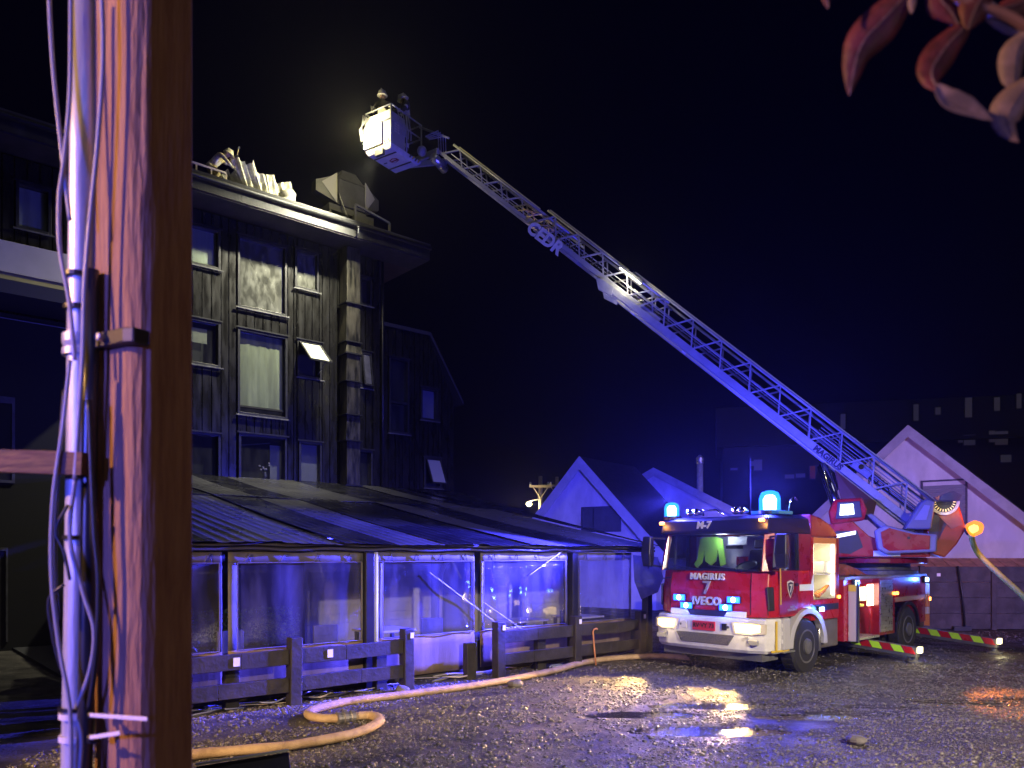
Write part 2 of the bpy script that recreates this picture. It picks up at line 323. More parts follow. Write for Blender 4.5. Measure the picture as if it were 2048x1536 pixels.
# loose stones
def stones(n, xr, yr, smin, smax, name, m, ico, keep=None):
    t = (1 + 5**0.5) / 2
    if ico:
        bv = np.array([(-1,t,0),(1,t,0),(-1,-t,0),(1,-t,0),(0,-1,t),(0,1,t),(0,-1,-t),(0,1,-t),(t,0,-1),(t,0,1),(-t,0,-1),(-t,0,1)], float) / 1.9
        bf = np.array([(0,11,5),(0,5,1),(0,1,7),(0,7,10),(0,10,11),(1,5,9),(5,11,4),(11,10,2),(10,7,6),(7,1,8),(3,9,4),(3,4,2),(3,2,6),(3,6,8),(3,8,9),(4,9,5),(2,4,11),(6,2,10),(8,6,7),(9,8,1)])
    else:
        bv = np.array([(1,0,0),(-1,0,0),(0,1,0),(0,-1,0),(0,0,1),(0,0,-1)], float)
        bf = np.array([(0,2,4),(2,1,4),(1,3,4),(3,0,4),(2,0,5),(1,2,5),(3,1,5),(0,3,5)])
    x = rng.uniform(*xr, n); y = yr[0] + (yr[1]-yr[0]) * rng.uniform(0, 1, n)**1.5
    # clumps and bare sandy places
    d = np.array([noise.noise(Vector((a*0.55, b*0.55, 21))) + 0.5*noise.noise(Vector((a*1.9, b*1.9, 3))) for a, b in zip(x, y)])
    ok = (d + rng.uniform(-0.35, 0.35, n)) > -0.38
    rt = np.array([rut(a, b) for a, b in zip(x, y)]); ok &= rng.uniform(0, 1, n) > rt*0.85
    x, y = x[ok], y[ok]; n = len(x)
    ii = np.clip(np.searchsorted(GX, x), 1, nx-1); jj = np.clip(np.searchsorted(GY, y), 1, ny-1)
    z = GZ[jj, ii]
    s = smin + (smax - smin) * rng.uniform(0, 1, n)**4
    S = s[:, None, None] * np.stack([rng.uniform(0.7, 1.2, n), rng.uniform(0.7, 1.2, n), rng.uniform(0.4, 0.75, n)], -1)[:, None, :]
    V = bv[None] * rng.uniform(0.75, 1.15, (n, len(bv), 1)) * S
    a = rng.uniform(0, 6.28, n); ca, sa = np.cos(a)[:, None], np.sin(a)[:, None]
    V = np.stack([V[..., 0]*ca - V[..., 1]*sa + x[:, None], V[..., 0]*sa + V[..., 1]*ca + y[:, None], V[..., 2] + (z + s*0.15)[:, None]], -1)
    Fc = (bf[None] + (np.arange(n) * len(bv))[:, None, None]).reshape(-1, 3)
    me = bpy.data.meshes.new(name); me.vertices.add(n * len(bv)); me.vertices.foreach_set('co', V.reshape(-1))
    me.loops.add(len(Fc) * 3); me.loops.foreach_set('vertex_index', Fc.reshape(-1))
    me.polygons.add(len(Fc)); me.polygons.foreach_set('loop_start', np.arange(len(Fc)) * 3)
    me.update(); me.validate(); me.materials.append(m)
    o = bpy.data.objects.new(name, me); col.objects.link(o); o['kind'] = 'stuff'
    return o
STONE = mat('wet_stone', (0.19, 0.175, 0.155), 0.42, c2=(0.05, 0.046, 0.04), vscale=9, rvary=0.25, lo=0.35, hi=0.65)
stones(36000, (-5.2, 9.5), (7.6, 15.5), 0.006, 0.036, 'gravel', STONE, True)
WETST = mat('soaked_stone', (0.10, 0.09, 0.085), 0.12, spec=0.8)
stones(5000, (6.0, 8.9), (11.1, 11.8), 0.008, 0.02, 'gravel', WETST, True)
stones(2500, (1.5, 5.2), (9.3, 11.5), 0.008, 0.02, 'gravel', WETST, True)
stones(90000, (-5, 8.5), (7.6, 13), 0.006, 0.016, 'gravel', STONE, False)
stones(26000, (-5, 14), (10, 22), 0.012, 0.04, 'gravel', STONE, False)

# ------------------------------------------------------------------ the site frame: hotel, terrace, fence share one direction
F0 = Vector((-7.11, 21.7, 0)); DEG = 40.79
D = Vector((math.cos(R(DEG)), math.sin(R(DEG)), 0)); Nn = Vector((D.y, -D.x, 0))
SF = Mz(F0, DEG)                      # local x along the front, local y into the building
def fs(px, w=0.0):
    t = (px - 1024) / F; o = F0 - w * Nn; return (o.y * t - o.x) / (D.x - D.y * t)
def fz(px, py, w=0.0):
    o = F0 - w * Nn + fs(px, w) * D; return CAMH + (HOR - py) / F * o.y

# ------------------------------------------------------------------ hotel
hotel = thing('hotel_building', 'black timber clad hotel block four storeys high with wide eave and torn roof', 'building', SF)
WIN = []   # (s0, s1, z0, z1, kind)
def addwin(x0, x1, yt, yb, kind, s0=None):
    a = fs(x0) if s0 is None else s0
    WIN.append((a, fs(x1), fz(x0, yb), fz(x0, yt), kind))
addwin(388, 437, 452, 525, 'blind', -2.55); addwin(388, 437, 640, 724, 'plain', -2.55); addwin(388, 437, 868, 952, 'plain', -2.55)
addwin(478, 570, 473, 610, 'dusty'); addwin(478, 571, 660, 824, 'drape'); addwin(480, 570, 870, 955, 'room')
addwin(592, 634, 500, 572, 'dusty'); addwin(597, 640, 683, 750, 'open'); addwin(600, 640, 886, 962, 'pale')
addwin(722, 740, 556, 606, 'plain'); addwin(722, 740, 706, 772, 'ajar'); addwin(708, 742, 902, 972, 'plain')
addwin(36, 98, 368, 452, 'blind')
WING = [(fs(780), fs(815), fz(780, 862), fz(780, 717), 'double'), (fs(843), fs(873), fz(843, 836), fz(843, 777), 'pale'),
        (fs(850), fs(880), fz(850, 972), fz(850, 917), 'openlow')]
S_END = fs(760)
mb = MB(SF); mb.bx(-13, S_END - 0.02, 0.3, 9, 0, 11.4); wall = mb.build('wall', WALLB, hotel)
mb = MB(SF); sw = fs(908); zt = 9.42; ze = 7.4
mb.prism([(S_END - 0.01, 0.3, 0), (sw, 0.3, 0), (sw, 0.3, ze), (fs(858), 0.3, zt - 0.02), (S_END - 0.01, 0.3, zt - 0.02)], (0, 7, 0)).build('wall', WALLB, hotel)
def boards(s0, s1, wins, ztop, zb, step, m=CLAD):
    ed = sorted({s0, s1} | {e for w_ in wins for e in (w_[0] - 0.07, w_[1] + 0.07) if s0 < e < s1})
    E = [ed[0]]
    for e in ed[1:]:
        n = max(1, round((e - E[-1]) / step)); b0 = E[-1]
        E += [b0 + (e - b0) * k / n for k in range(1, n + 1)]
    for a, b in zip(E[:-1], E[1:]):
        if b - a < 0.03: continue
        c = (a + b) / 2; zs = sorted((w_[2] - 0.08, w_[3] + 0.08) for w_ in wins if w_[0] - 0.07 < c < w_[1] + 0.07)
        lo = zb; iv = []
        for (p, q_) in zs: iv.append((lo, p, False)); lo = q_
        iv.append((lo, None, True))
        for (p, q_, top) in iv:
            ya = random.uniform(-0.006, 0.006); ta, tb = (ztop(a), ztop(b)) if top else (q_, q_)
            if ta - p < 0.1 and tb - p < 0.1: continue
            g_ = 0.013; mb = MB(SF)
            mb.prism([(a + g_, ya, p), (b - g_, ya, p), (b - g_, ya, tb), (a + g_, ya, ta)], (0, 0.035, 0))
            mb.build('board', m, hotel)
boards(-7.6, S_END, WIN, lambda s: 11.42, 3.4, 0.235)
boards(S_END + 0.01, sw, WING, lambda s: zt if s < fs(858) else zt + (ze - zt) * (s - fs(858)) / (sw - fs(858)), 3.6, 0.24)
mb = MB(SF); mb.bx(-7.6, S_END, 0.04, 0.29, 3.0, 11.40)   # backing frame behind the boards is only rails: leave openings
mb = MB(SF)
for z in (3.5, 6.3, 8.9, 11.2): mb.bx(-13, S_END - 0.03, 0.05, 0.28, z, z + 0.05)
mb.build('rail', WALLB, hotel)
mb = MB(SF); mb.bx(S_END - 0.03, S_END + 0.005, -0.02, 9, 9.3, 11.42); mb.build('corner_board', TRIMB, hotel)
def window(wn):
    s0, s1, z0, z1, k = wn; fwid = 0.07
    mb = MB(SF)
    for (a, b, c, d_) in ((s0-0.05, s0+fwid-0.05, z0-0.06, z1+0.06), (s1-fwid+0.05, s1+0.05, z0-0.06, z1+0.06),
                          (s0+fwid-0.05, s1-fwid+0.05, z1-fwid+0.06, z1+0.06), (s0+fwid-0.05, s1-fwid+0.05, z0-0.06, z0+fwid-0.06)):
        mb.bx(a, b, -0.045, 0.2, c, d_)
    if k == 'double': mb.bx(s0+fwid-0.05, s1-fwid+0.05, -0.03, 0.15, (z0+z1)/2 - 0.25, (z0+z1)/2 - 0.17)
    f = mb.build('window', TRIMB, hotel, bevel=0.006)
    MB(SF).bx(s0-0.11, s1+0.11, -0.09, -0.046, z0-0.10, z0-0.062).build('sill', mat('grey_sill', (0.10, 0.10, 0.09), 0.5, vary=0.4), f, bevel=0.004)
    MB(SF).bx(s0-0.10, s1+0.10, -0.075, -0.046, z1+0.062, z1+0.10).build('head_trim', TRIMB, f)
    a, b, c, d_ = s0 + 0.022, s1 - 0.022, z0 + 0.012, z1 - 0.012
    def pane(m, y=0.055): return MB(SF).bx(a, b, y, y + 0.008, c, d_).build('pane', m, f)
    def back(m, y=0.13, nm='blind'): return MB(SF).bx(a + 0.002, b - 0.002, y, y + 0.02, c + 0.004, d_ - 0.004).build(nm, m, f)
    if k == 'blind': pane(GLASS); back(BLIND)
    elif k == 'drape':
        pane(GLASS); n = 26
        mb = MB(SF); pts = [(a + 0.005 + (b-a-0.01)*i/n, 0.13 + 0.006*math.sin(i*1.9) + 0.008*math.sin(i*0.8)) for i in range(n+1)]
        vs = [(x, y, c + 0.16) for x, y in pts] + [(x, y, d_ - 0.004) for x, y in pts]
        mb.add(vs, [(i, i+1, n+2+i, n+1+i) for i in range(n)]); mb.build('drape', mat('olive_drape', (0.36, 0.39, 0.26), 0.85, vary=0.2, vscale=1.0, stretch=(4, 4, 0.5)), f, smooth=True)
        back(ROOM, 0.2, 'dark_reveal')
    elif k == 'dusty':
        pane(DUSTY); back(ROOM, 0.25, 'dark_reveal')
        MB(SF).bx(b - 0.02 - (b-a)*0.3, b - 0.02, 0.17, 0.19, c + 0.01, d_ - 0.01).build('drape', mat('grey_drape', (0.13, 0.13, 0.11), 0.9), f)
        MB(SF).bar((a + 0.05, 0.12, d_ - 0.1), (b - 0.15, 0.12, c + 0.05), 0.02, 0.1, (0, 1, 0)).build('brace', mat('reflection_bar', (0.06, 0.06, 0.055), 0.5), f)  # diagonal bar stands in for a reflection in the pane
    elif k == 'room':
        pane(GLASS); back(ROOM, 0.27, 'dark_reveal')
        MB(SF).bx(b - (b-a)*0.27, b - 0.01, 0.2, 0.22, c + 0.005, d_ - 0.16).build('drape', ROOMW, f)
        MB(SF).bar((a + 0.04, 0.10, d_ - 0.25), (a + (b-a)*0.7, 0.10, d_ - 0.12), 0.02, 0.03).build('brace', DGREY, f)
    elif k == 'pale': pane(GLASS); back(ROOMW)
    elif k in ('plain', 'double'):
        pane(GLASS); back(ROOM, 0.2, 'dark_reveal')
        if z1 > 7 and s1 < 0: MB(SF).bx(a + 0.1, b - 0.25, 0.1, 0.105, (c+d_)/2, d_ - 0.15).build('notice', mat('note_paper', (0.3, 0.31, 0.22), 0.7), f)
    else:
        back(ROOM, 0.2, 'dark_reveal')
        ang = {'open': 48, 'ajar': 9, 'openlow': 24}[k]; h = d_ - c; o = Vector((0, -0.02, d_))
        def rp(s_, y, t):   # point of the swung sash: t down from the hinge
            return (s_, -0.05 - t*math.sin(R(ang)) - y*math.cos(R(ang)), d_ - t*math.cos(R(ang)) + y*math.sin(R(ang)) * -1)
        mb = MB(SF)
        for (p0, p1) in (((a, 0), (b, 0)), ((a, h), (b, h)), ((a, 0), (a, h)), ((b, 0), (b, h))):
            mb.bar(rp(p0[0], 0, p0[1]), rp(p1[0], 0, p1[1]), 0.05, 0.05)
        sash = mb.build('sash', TRIMB, hotel)
        pm = FROST if k == 'open' else DGREY if k == 'ajar' else mat('grey_sash_pane', (0.33, 0.34, 0.36), 0.5)
        MB(SF).add([rp(a+0.03, 0.004, 0.03), rp(b-0.03, 0.004, 0.03), rp(b-0.03, 0.004, h-0.03), rp(a+0.03, 0.004, h-0.03),
                    rp(a+0.03, -0.004, 0.03), rp(b-0.03, -0.004, 0.03), rp(b-0.03, -0.004, h-0.03), rp(a+0.03, -0.004, h-0.03)],
                   [(0,1,2,3),(7,6,5,4),(0,4,5,1),(1,5,6,2),(2,6,7,3),(3,7,4,0)]).build('pane', pm, sash)
        MB(SF).bar((b - 0.04, 0.0, c + 0.1), rp(b - 0.04, 0, h*0.8), 0.015, 0.015).build('stay', ALU, sash)
    return f
for wn in WIN + WING: window(wn)
# roof with eave, fascia, gutter, soffit
EO = -0.97; s_r = S_END + 1.2
mb = MB(SF); mb.loft([[(-13, EO, 11.52), (s_r, EO, 11.52), (s_r, 9.5, 11.52), (-13, 9.5, 11.52)], [(-13, EO, 11.93), (s_r, EO, 11.93), (s_r, 9.5, 11.93), (-13, 9.5, 11.93)],
    [(-13, 1.5, 12.2), (s_r - 2.4, 1.5, 12.2), (s_r - 2.4, 8, 12.3), (-13, 8, 12.3)]])
roof = mb.build('roof', mat('bitumen_roof', (0.010, 0.010, 0.010), 0.6, vary=0.4, vscale=2), hotel)
for k in range(9):
    a = -13 + (s_r + 13) * k / 9; b = -13 + (s_r + 13) * (k + 1) / 9
    MB(SF).bx(a + 0.004, b - 0.004, EO - 0.03, EO - 0.002, 11.50, 11.74).build('fascia', FASC, roof)
MB(SF).bx(s_r + 0.002, s_r + 0.03, EO, 9.5, 11.50, 11.9).build('fascia', TRIMB, roof)
MB(SF).bx(-13, s_r - 0.01, EO + 0.002, 0.02, 11.46, 11.518).build('soffit', SOFF, roof)
MB(SF).bx(S_END + 0.02, s_r - 0.012, 0.022, 9.4, 11.46, 11.518).build('soffit', mat('red_brown_soffit', (0.06, 0.025, 0.02), 0.6, vary=0.3, stretch=(0.4, 6, 1)), roof)
mb = MB(SF); n = 8; prof = [(EO - 0.035 - 0.07*math.sin(math.pi*i/n), 11.80 - 0.06*math.cos(math.pi*i/n)*-1) for i in range(n+1)]
mb.tube([(-13, EO - 0.09, 11.82), (s_r + 0.02, EO - 0.09, 11.82)], 0.055, 10).build('gutter', mat('dark_gutter', (0.010, 0.010, 0.010), 0.6, vary=0.4, vscale=3), roof, smooth=True)
mb = MB(SF); mb.bx(-13, s_r + 0.03, EO - 0.05, EO + 0.1, 11.9, 11.98); mb.build('edge_flashing', mat('weathered_flashing', (0.016, 0.016, 0.015), 0.7, vary=0.4, vscale=2.5, stretch=(1, 1, 1)), roof, bevel=0.01)
mb = MB(SF); x = fs(710, EO); mb.tube([(x, EO - 0.06, 11.8), (x, EO - 0.2, 11.75), (x, EO - 0.2, 11.55), (x, EO - 0.06, 11.5)], 0.018, 6).build('gutter_hook', ALU, roof)
# wing roof edge
mb = MB(SF); mb.prism([(S_END, -0.06, zt + 0.005), (fs(858), -0.06, zt + 0.005), (fs(925), -0.06, ze - 0.1), (fs(925), -0.06, ze + 0.02), (fs(858) + 0.03, -0.06, zt + 0.12), (S_END, -0.06, zt + 0.12)], (0, 7.5, 0))
mb.build('roof', mat('wing_roof', (0.03, 0.03, 0.03), 0.6), hotel)
# white projecting band of the left part and the dark bay under it
mb = MB(SF); zb0, zb1 = fz(0, 582, -0.5), fz(0, 478, -0.5); xe = fs(300, -0.5)
mb.bx(-13, xe, -0.5, -0.05, zb0 + 0.45, zb1)
band = mb.build('white_band', mat('white_render', (0.45, 0.42, 0.40), 0.75, vary=0.06, vscale=1.2), hotel, bevel=0.01)
MB(SF).bx(-13, xe - 0.003, -0.47, -0.06, zb0, zb0 + 0.447).build('lower_band', mat('cream_render', (0.42, 0.38, 0.30), 0.75, vary=0.06), band)
MB(SF).bx(-13, xe + 0.3, -1.5, -0.052, zb0 - 0.30, zb0 - 0.005).build('lower_trim', mat('navy_trim', (0.05, 0.05, 0.06), 0.6), band)
MB(SF).bx(-13, xe - 0.2, -0.34, -0.1, 0, zb0 - 0.43).build('bay_wall', WALLB, hotel)
MB(SF).tube([(-13, -0.62, zb0 - 0.62), (xe, -0.62, zb0 - 0.62)], 0.012, 6).build('wire', GREY, band)
mb = MB(SF); a, b = fs(-30, -0.36), fs(30, -0.36)
for (p, q_, r_, t) in ((a, a+.06, fz(0, 965, -0.36), fz(0, 792, -0.36)), (b-.06, b, fz(0, 965, -0.36), fz(0, 792, -0.36)), (a+.06, b-.06, fz(0, 800, -.36)-.06, fz(0, 792, -.36)), (a+.06, b-.06, fz(0, 965, -.36), fz(0, 965, -.36)+.06)):
    mb.bx(p, q_, -0.37, -0.33, r_, t)
f = mb.build('window', DGREY, hotel); MB(SF).bx(a+.06, b-.06, -0.35, -0.343, fz(0, 960, -.36), fz(0, 800, -.36)).build('pane', GLASS, f)
mb = MB(SF); a, b = fs(-40, -0.36), fs(16, -0.36)
mb.bx(b-.04, b, -0.365, -0.335, 0.2, fz(0, 1095, -.36)).bx(a, b-.041, -0.365, -0.335, fz(0, 1098, -.36)-.04, fz(0, 1095, -.36)).build('door_frame', DGREY, hotel)
# exhaust duct up the wall
ds0, ds1 = 2.46, 2.91
duct = MB(SF).bx(ds0 + 0.1, ds1 - 0.1, -0.04, -0.02, 4.4, 11.3).build('exhaust_duct', DGREY, hotel)
zs = [11.42, 9.72, 8.56, 8.2, 7.38, 6.38, 5.6, 4.25]
for i in range(7):
    e = 0.05 if i == 2 else 0.0; t = 0.03 if i % 2 else 0.0
    mb = MB(SF); a0, a1 = ds0 - e - t, ds1 + e
    mb.loft([[(a0, -0.5 - e, zs[i+1] + 0.02), (a1, -0.5 - e, zs[i+1] + 0.02), (a1, -0.045, zs[i+1] + 0.02), (a0, -0.045, zs[i+1] + 0.02)],
             [(ds0, -0.5, zs[i] - 0.02), (ds1, -0.5, zs[i] - 0.02), (ds1, -0.045, zs[i] - 0.02), (ds0, -0.045, zs[i] - 0.02)]])
    mb.build('duct_section', DUCTM, duct, bevel=0.008)
    MB(SF).bx(ds0 - 0.07, ds1 + 0.05, -0.56, -0.046, zs[i+1] - 0.019, zs[i+1] + 0.019).build('flange', mat('soot_flange', (0.03, 0.03, 0.03), 0.4, metal=0.4), duct)
# pole-side drain pipe down the corner
MB(SF).tube([(S_END + 0.06, -0.06, 11.4), (S_END + 0.06, -0.06, 4.2)], 0.045, 8).build('drain_pipe', TRIMB, hotel, smooth=True)

# flowers in the lowest big window
fx = fs(531, 0.07)
vz = thing('flower_vase', 'vase of small white flowers behind the lowest big window of the black building', 'vase', SF @ Matrix.Translation((fx, 0.11, fz(480, 950) - 0.02)))
MB().lathe([(0.03, 0), (0.05, 0.05), (0.03, 0.14), (0.035, 0.16)], (0, 0, 0), n=10).build('vase', mat('glass_vase', (0.3, 0.3, 0.33), 0.2), vz, smooth=True)
for k in range(9):
    a = random.uniform(-0.17, 0.17); h = random.uniform(0.22, 0.42)
    MB().tube([(0, 0, 0.14), (a*0.5, 0, 0.14 + h*0.5), (a, random.uniform(-.015, .015), h)], 0.004, 4).build('stem', mat('stem_green', (0.03, 0.07, 0.03), 0.6), vz)
    MB().ball((a, -0.005, h), 0.032, 6, 4, (1, 0.5, 0.8)).build('flower', mat('flower_white', (0.55, 0.48, 0.55), 0.6), vz)

# things on the roof
grail = thing('guard_rail', 'pale low guard rail along the roof edge left of the torn sheets', 'railing', SF @ Matrix.Translation((fs(400, -.6), -0.6, 11.98)))
a, b = fs(330, -.6) - fs(400, -.6), fs(452, -.6) - fs(400, -.6)
RAILM = mat('pale_rail', (0.5, 0.42, 0.34), 0.5, vary=0.15)
MB().bar((a, 0, 0.36), (b, 0, 0.36), 0.04, 0.05).build('top_rail', RAILM, grail)
MB().bar((a, 0, 0.17), (b, 0, 0.17), 0.03, 0.04).build('mid_rail', RAILM, grail)
for k in range(5): MB().bar((a + (b-a)*k/4, 0, 0), (a + (b-a)*k/4, 0, 0.335), 0.04, 0.04).build('post', RAILM, grail)
SHEET = mat('torn_pale_sheet', (0.82, 0.78, 0.62), 0.7, vary=0.3, vscale=2.5, stretch=(1, 1, 2), bump=0.5, bscale=6)
def sheet(px, w0, wid, h, lean, tw, name, lab, m=SHEET):
    n, k2 = 12, 6; s0 = fs(px, -0.55); vs = []; fs_ = []
    for j in range(k2 + 1):
        for i in range(n + 1):
            u_, v_ = i / n, j / k2
            rip = 0.05*math.sin(u_*19 + px) + 0.06*noise.cell(Vector((u_*5 + px, 0, px))) + 0.05*noise.noise(Vector((u_*9, v_*6, px)))
            vs.append((s0 + u_*wid + tw*v_*h*0.5, w0 + rip + lean*v_*h, 11.98 + v_*h*(1 + 0.10*noise.cell(Vector((u_*3, 2, px)))) + 0.05*math.sin(u_*9)*v_))
    for j in range(k2):
        for i in range(n): fs_.append((j*(n+1)+i, j*(n+1)+i+1, (j+1)*(n+1)+i+1, (j+1)*(n+1)+i))
    mb = MB(SF); mb.add(vs, fs_); o = mb.build(name, m)
    so = o.modifiers.new('thick', 'SOLIDIFY'); so.thickness = 0.02
    return tag(o, lab, 'roof sheet', 'torn roof sheets lifted by the fire crew')
GSH = mat('grey_bent_sheet', (0.22, 0.22, 0.20), 0.5, vary=0.3, vscale=3)
sheet(464, -0.45, 0.42, 0.42, 0.25, -1.1, 'roof_sheet', 'small grey bent sheet leaning left beside the roof guard rail', GSH)
sheet(478, -0.35, 0.3, 0.62, 0.1, -0.9, 'roof_sheet', 'narrow grey flap standing up left of the bright crumpled sheets', GSH)
sheet(490, -0.45, 0.6, 1.0, 0.15, -0.55, 'roof_sheet', 'tallest bright torn sheet with a pointed top on the roof')
sheet(508, -0.40, 0.85, 0.92, 0.2, -0.3, 'roof_sheet', 'broad bright crumpled sheet in the middle of the roof heap')
sheet(546, -0.40, 0.75, 0.80, 0.22, -0.2, 'roof_sheet', 'lower bright crumpled sheet right of the broad one on the roof')
mb = MB(SF); x = fs(577, -.4)
pts = [(x + 0.02*math.sin(i*2), -0.35 + 0.02*math.cos(i*3), 12.0 + 0.52*i/8) for i in range(9)]
mb.tube(pts, [0.2, 0.22, 0.21, 0.23, 0.21, 0.22, 0.23, 0.22, 0.16], 14); o = mb.build('insulation_roll', mat('insulation_roll_wrap', (0.55, 0.52, 0.42), 0.6, vary=0.25, vscale=6, bump=0.5), None, smooth=True)
tag(o, 'upright pale insulation roll at the right end of the roof heap', 'insulation roll')
o = MB(SF).tube([(fs(600, -.6), -0.6, 12.0), (fs(600, -.6), -0.6, 12.16), (fs(640, -.6), -0.6, 12.16), (fs(640, -.6), -0.6, 12.0)], 0.02, 6).build('low_rail', GREY)
tag(o, 'short low grey rail between the roof heap and the ventilator', 'railing')
# ventilator
vc = fs(692, 0.3)
vent = thing('roof_ventilator', 'grey metal roof ventilator with two flared side horns at the eave', 'ventilator', SF @ Matrix.Translation((vc, 0.3, 12.0)))
VM = mat('ventilator_metal', (0.06, 0.06, 0.055), 0.5, metal=0.3, vary=0.25, vscale=2)
VL = mat('ventilator_pale_panel', (0.25, 0.245, 0.2), 0.5)
def rect(s, y, z, a, b): return [(s-a, y-b, z), (s+a, y-b, z), (s+a, y+b, z), (s-a, y+b, z)]
MB().loft([rect(0, 0, 0.75, .47, .4), rect(0, 0, 1.55, .42, .36)]).build('housing', VM, vent, bevel=0.01)
MB().loft([rect(0, 0, 1.552, .44, .38), rect(0, 0, 1.9, .24, .2), rect(0, 0, 1.93, .24, .2)]).build('cap', VM, vent)
for sg in (-1, 1):
    def ring(x, a, b): return [(sg*x, -b, 1.25 - a), (sg*x, b, 1.25 - a), (sg*x, b, 1.25 + a), (sg*x, -b, 1.25 + a)]
    h = MB().loft([ring(0.47, 0.42, 0.30), ring(1.08, 0.16, 0.14)]).build('horn', VM, vent)
    MB().prism([(sg*0.475, -0.33, 0.80), (sg*0.90, -0.17, 1.38), (sg*0.475, -0.33, 1.72)], (sg*0.01, -0.02, 0)).build('pale_panel', VL, h)
MB().bx(-0.75, 0.5, -0.35, 0.4, 0.55, 0.74).build('base_frame', mat('vent_frame', (0.06, 0.06, 0.06), 0.6), vent)
MB().bx(0.0, 0.62, -0.62, -0.37, -0.05, 0.55).build('fan_box', VM, vent, bevel=0.01)
for (p, q_) in (((-0.05, -.66, -.1), (-0.05, -.66, .78)), ((-0.05, -.66, .78), (1.15, -.66, .55)), ((1.15, -.66, .55), (1.15, -.66, -.12)), ((-.7, .3, -.1), (-.7, .3, .55)), ((-.7, -.3, -.1), (-.7, -.3, .55))):
    MB().bar(p, q_, 0.06, 0.06).build('strut', mat('vent_strut', (0.09, 0.09, 0.085), 0.5), vent)
MB().tube([(-.48, -.42, 1.6), (-.5, -.5, 1.0), (-.3, -.6, .4), (-.1, -.6, 0)], 0.025, 6).build('cable', CABLEB, vent)
# pale square lamp panel on the left roof
o = MB(SF); c0 = fs(58, -0.5)
o.prism([(c0-0.26, -0.6, 12.02), (c0+0.2, -0.7, 12.02), (c0+0.28, -0.35, 12.24), (c0-0.12, -0.3, 12.26)], (0, 0.0, 0.03))
tag(o.build('skylight', mat('pale_skylight', (0.6, 0.58, 0.42), 0.5)), 'small pale square skylight on the roof edge left of the pole', 'skylight')

# ------------------------------------------------------------------ terrace
WF = -9.97; EZ = 2.38
terr = thing('terrace', 'covered restaurant terrace with clear plastic curtains and wet black sheet roof', 'terrace', SF @ Matrix.Translation((-2.0, WF, 0)))
s_l, s_re = -5.95, 4.9
def roofz(w): return EZ + 0.03 + (4.27 - EZ) * (w - WF) / (0 - WF)
# roof sheets: laid down the slope in two lengths, ribbed
pale = {(-5, 1), (-4, 1), (-2, 1), (0, 0), (1, 1), (3, 0), (3, 1), (-3, 0), (4, 1), (-1, 0)}  # sheets coloured lighter in place of reflections
for row in (0, 1):
    for k in range(-9, 8):
        w0, w1 = (-4.6, -0.02) if row == 0 else (WF - 0.3, -4.5)
        a0 = k * 0.98; wd = 0.97
        def lim(w): return s_re + (fs(908) - s_re) * (w - WF) / (0 - WF)
        def liml(w): return s_l + (-2.9 - s_l) * (w - WF) / (0 - WF)
        if a0 > lim((w0 + w1)/2) or a0 + wd < liml((w0 + w1)/2): continue
        zo = (0.012 if row == 0 else 0) + random.uniform(0, 0.02) + 0.008 * (k % 2); tl = random.uniform(-0.035, 0.035)
        n = 14; vs = []
        for w in (w0, (w0+w1)/2, w1):
            sag = -0.03 if w not in (w0, w1) else 0
            for i in range(n + 1):
                vs.append((max(liml(w), min(a0 + wd*i/n, lim(w))), w, roofz(w) + zo + sag + tl*(i/n - 0.5) + (0.009 if i % 3 == 0 else 0)))
        fcs = [(j*(n+1)+i, j*(n+1)+i+1, (j+1)*(n+1)+i+1, (j+1)*(n+1)+i) for j in (0, 1) for i in range(n)]
        mb = MB(SF); mb.add(vs, fcs); o = mb.build('roof_sheet', ROOFG if (k, row) in pale else ROOFB, terr)
        so = o.modifiers.new('thick', 'SOLIDIFY'); so.thickness = 0.006
MB(SF).bx(s_l, s_re - 0.02, WF - 0.06, WF + 0.06, EZ - 0.14, EZ - 0.005).build('eave_beam', mat('black_beam', (0.02, 0.02, 0.025), 0.5, vary=0.3), terr)
for (dz, r_, o_) in ((-0.035, 0.028, -0.12), (-0.105, 0.022, -0.13)):
    pts = [(s_l + (s_re - s_l)*i/60, WF + o_, EZ + dz + 0.010*math.sin(i*0.9) + 0.012*noise.noise(Vector((i*.3, dz*50, 0)))) for i in range(61)]
    MB(SF).tube(pts, r_, 8).build('roller_tube', mat('shiny_dark_tube', (0.10, 0.10, 0.13), 0.25, metal=0.5), terr, smooth=True)
TP = [fs(735, WF), fs(1145, WF), s_l + .1, s_re - 0.1]
for k, s_ in enumerate(TP):
    MB(SF).bx(s_ - 0.08, s_ + 0.08, WF - 0.09, WF + 0.09, 0, EZ - 0.145).build('post', mat('black_post', (0.016, 0.016, 0.017), 0.3, vary=0.2), terr, bevel=0.012)
MB(SF).tube([(TP[0] + 0.14, WF - 0.02, 0.05), (TP[0] + 0.14, WF - 0.02, EZ - 0.15)], 0.045, 8).build('drain_pipe', mat('pale_drain_pipe', (0.5, 0.5, 0.45), 0.3), terr, smooth=True)
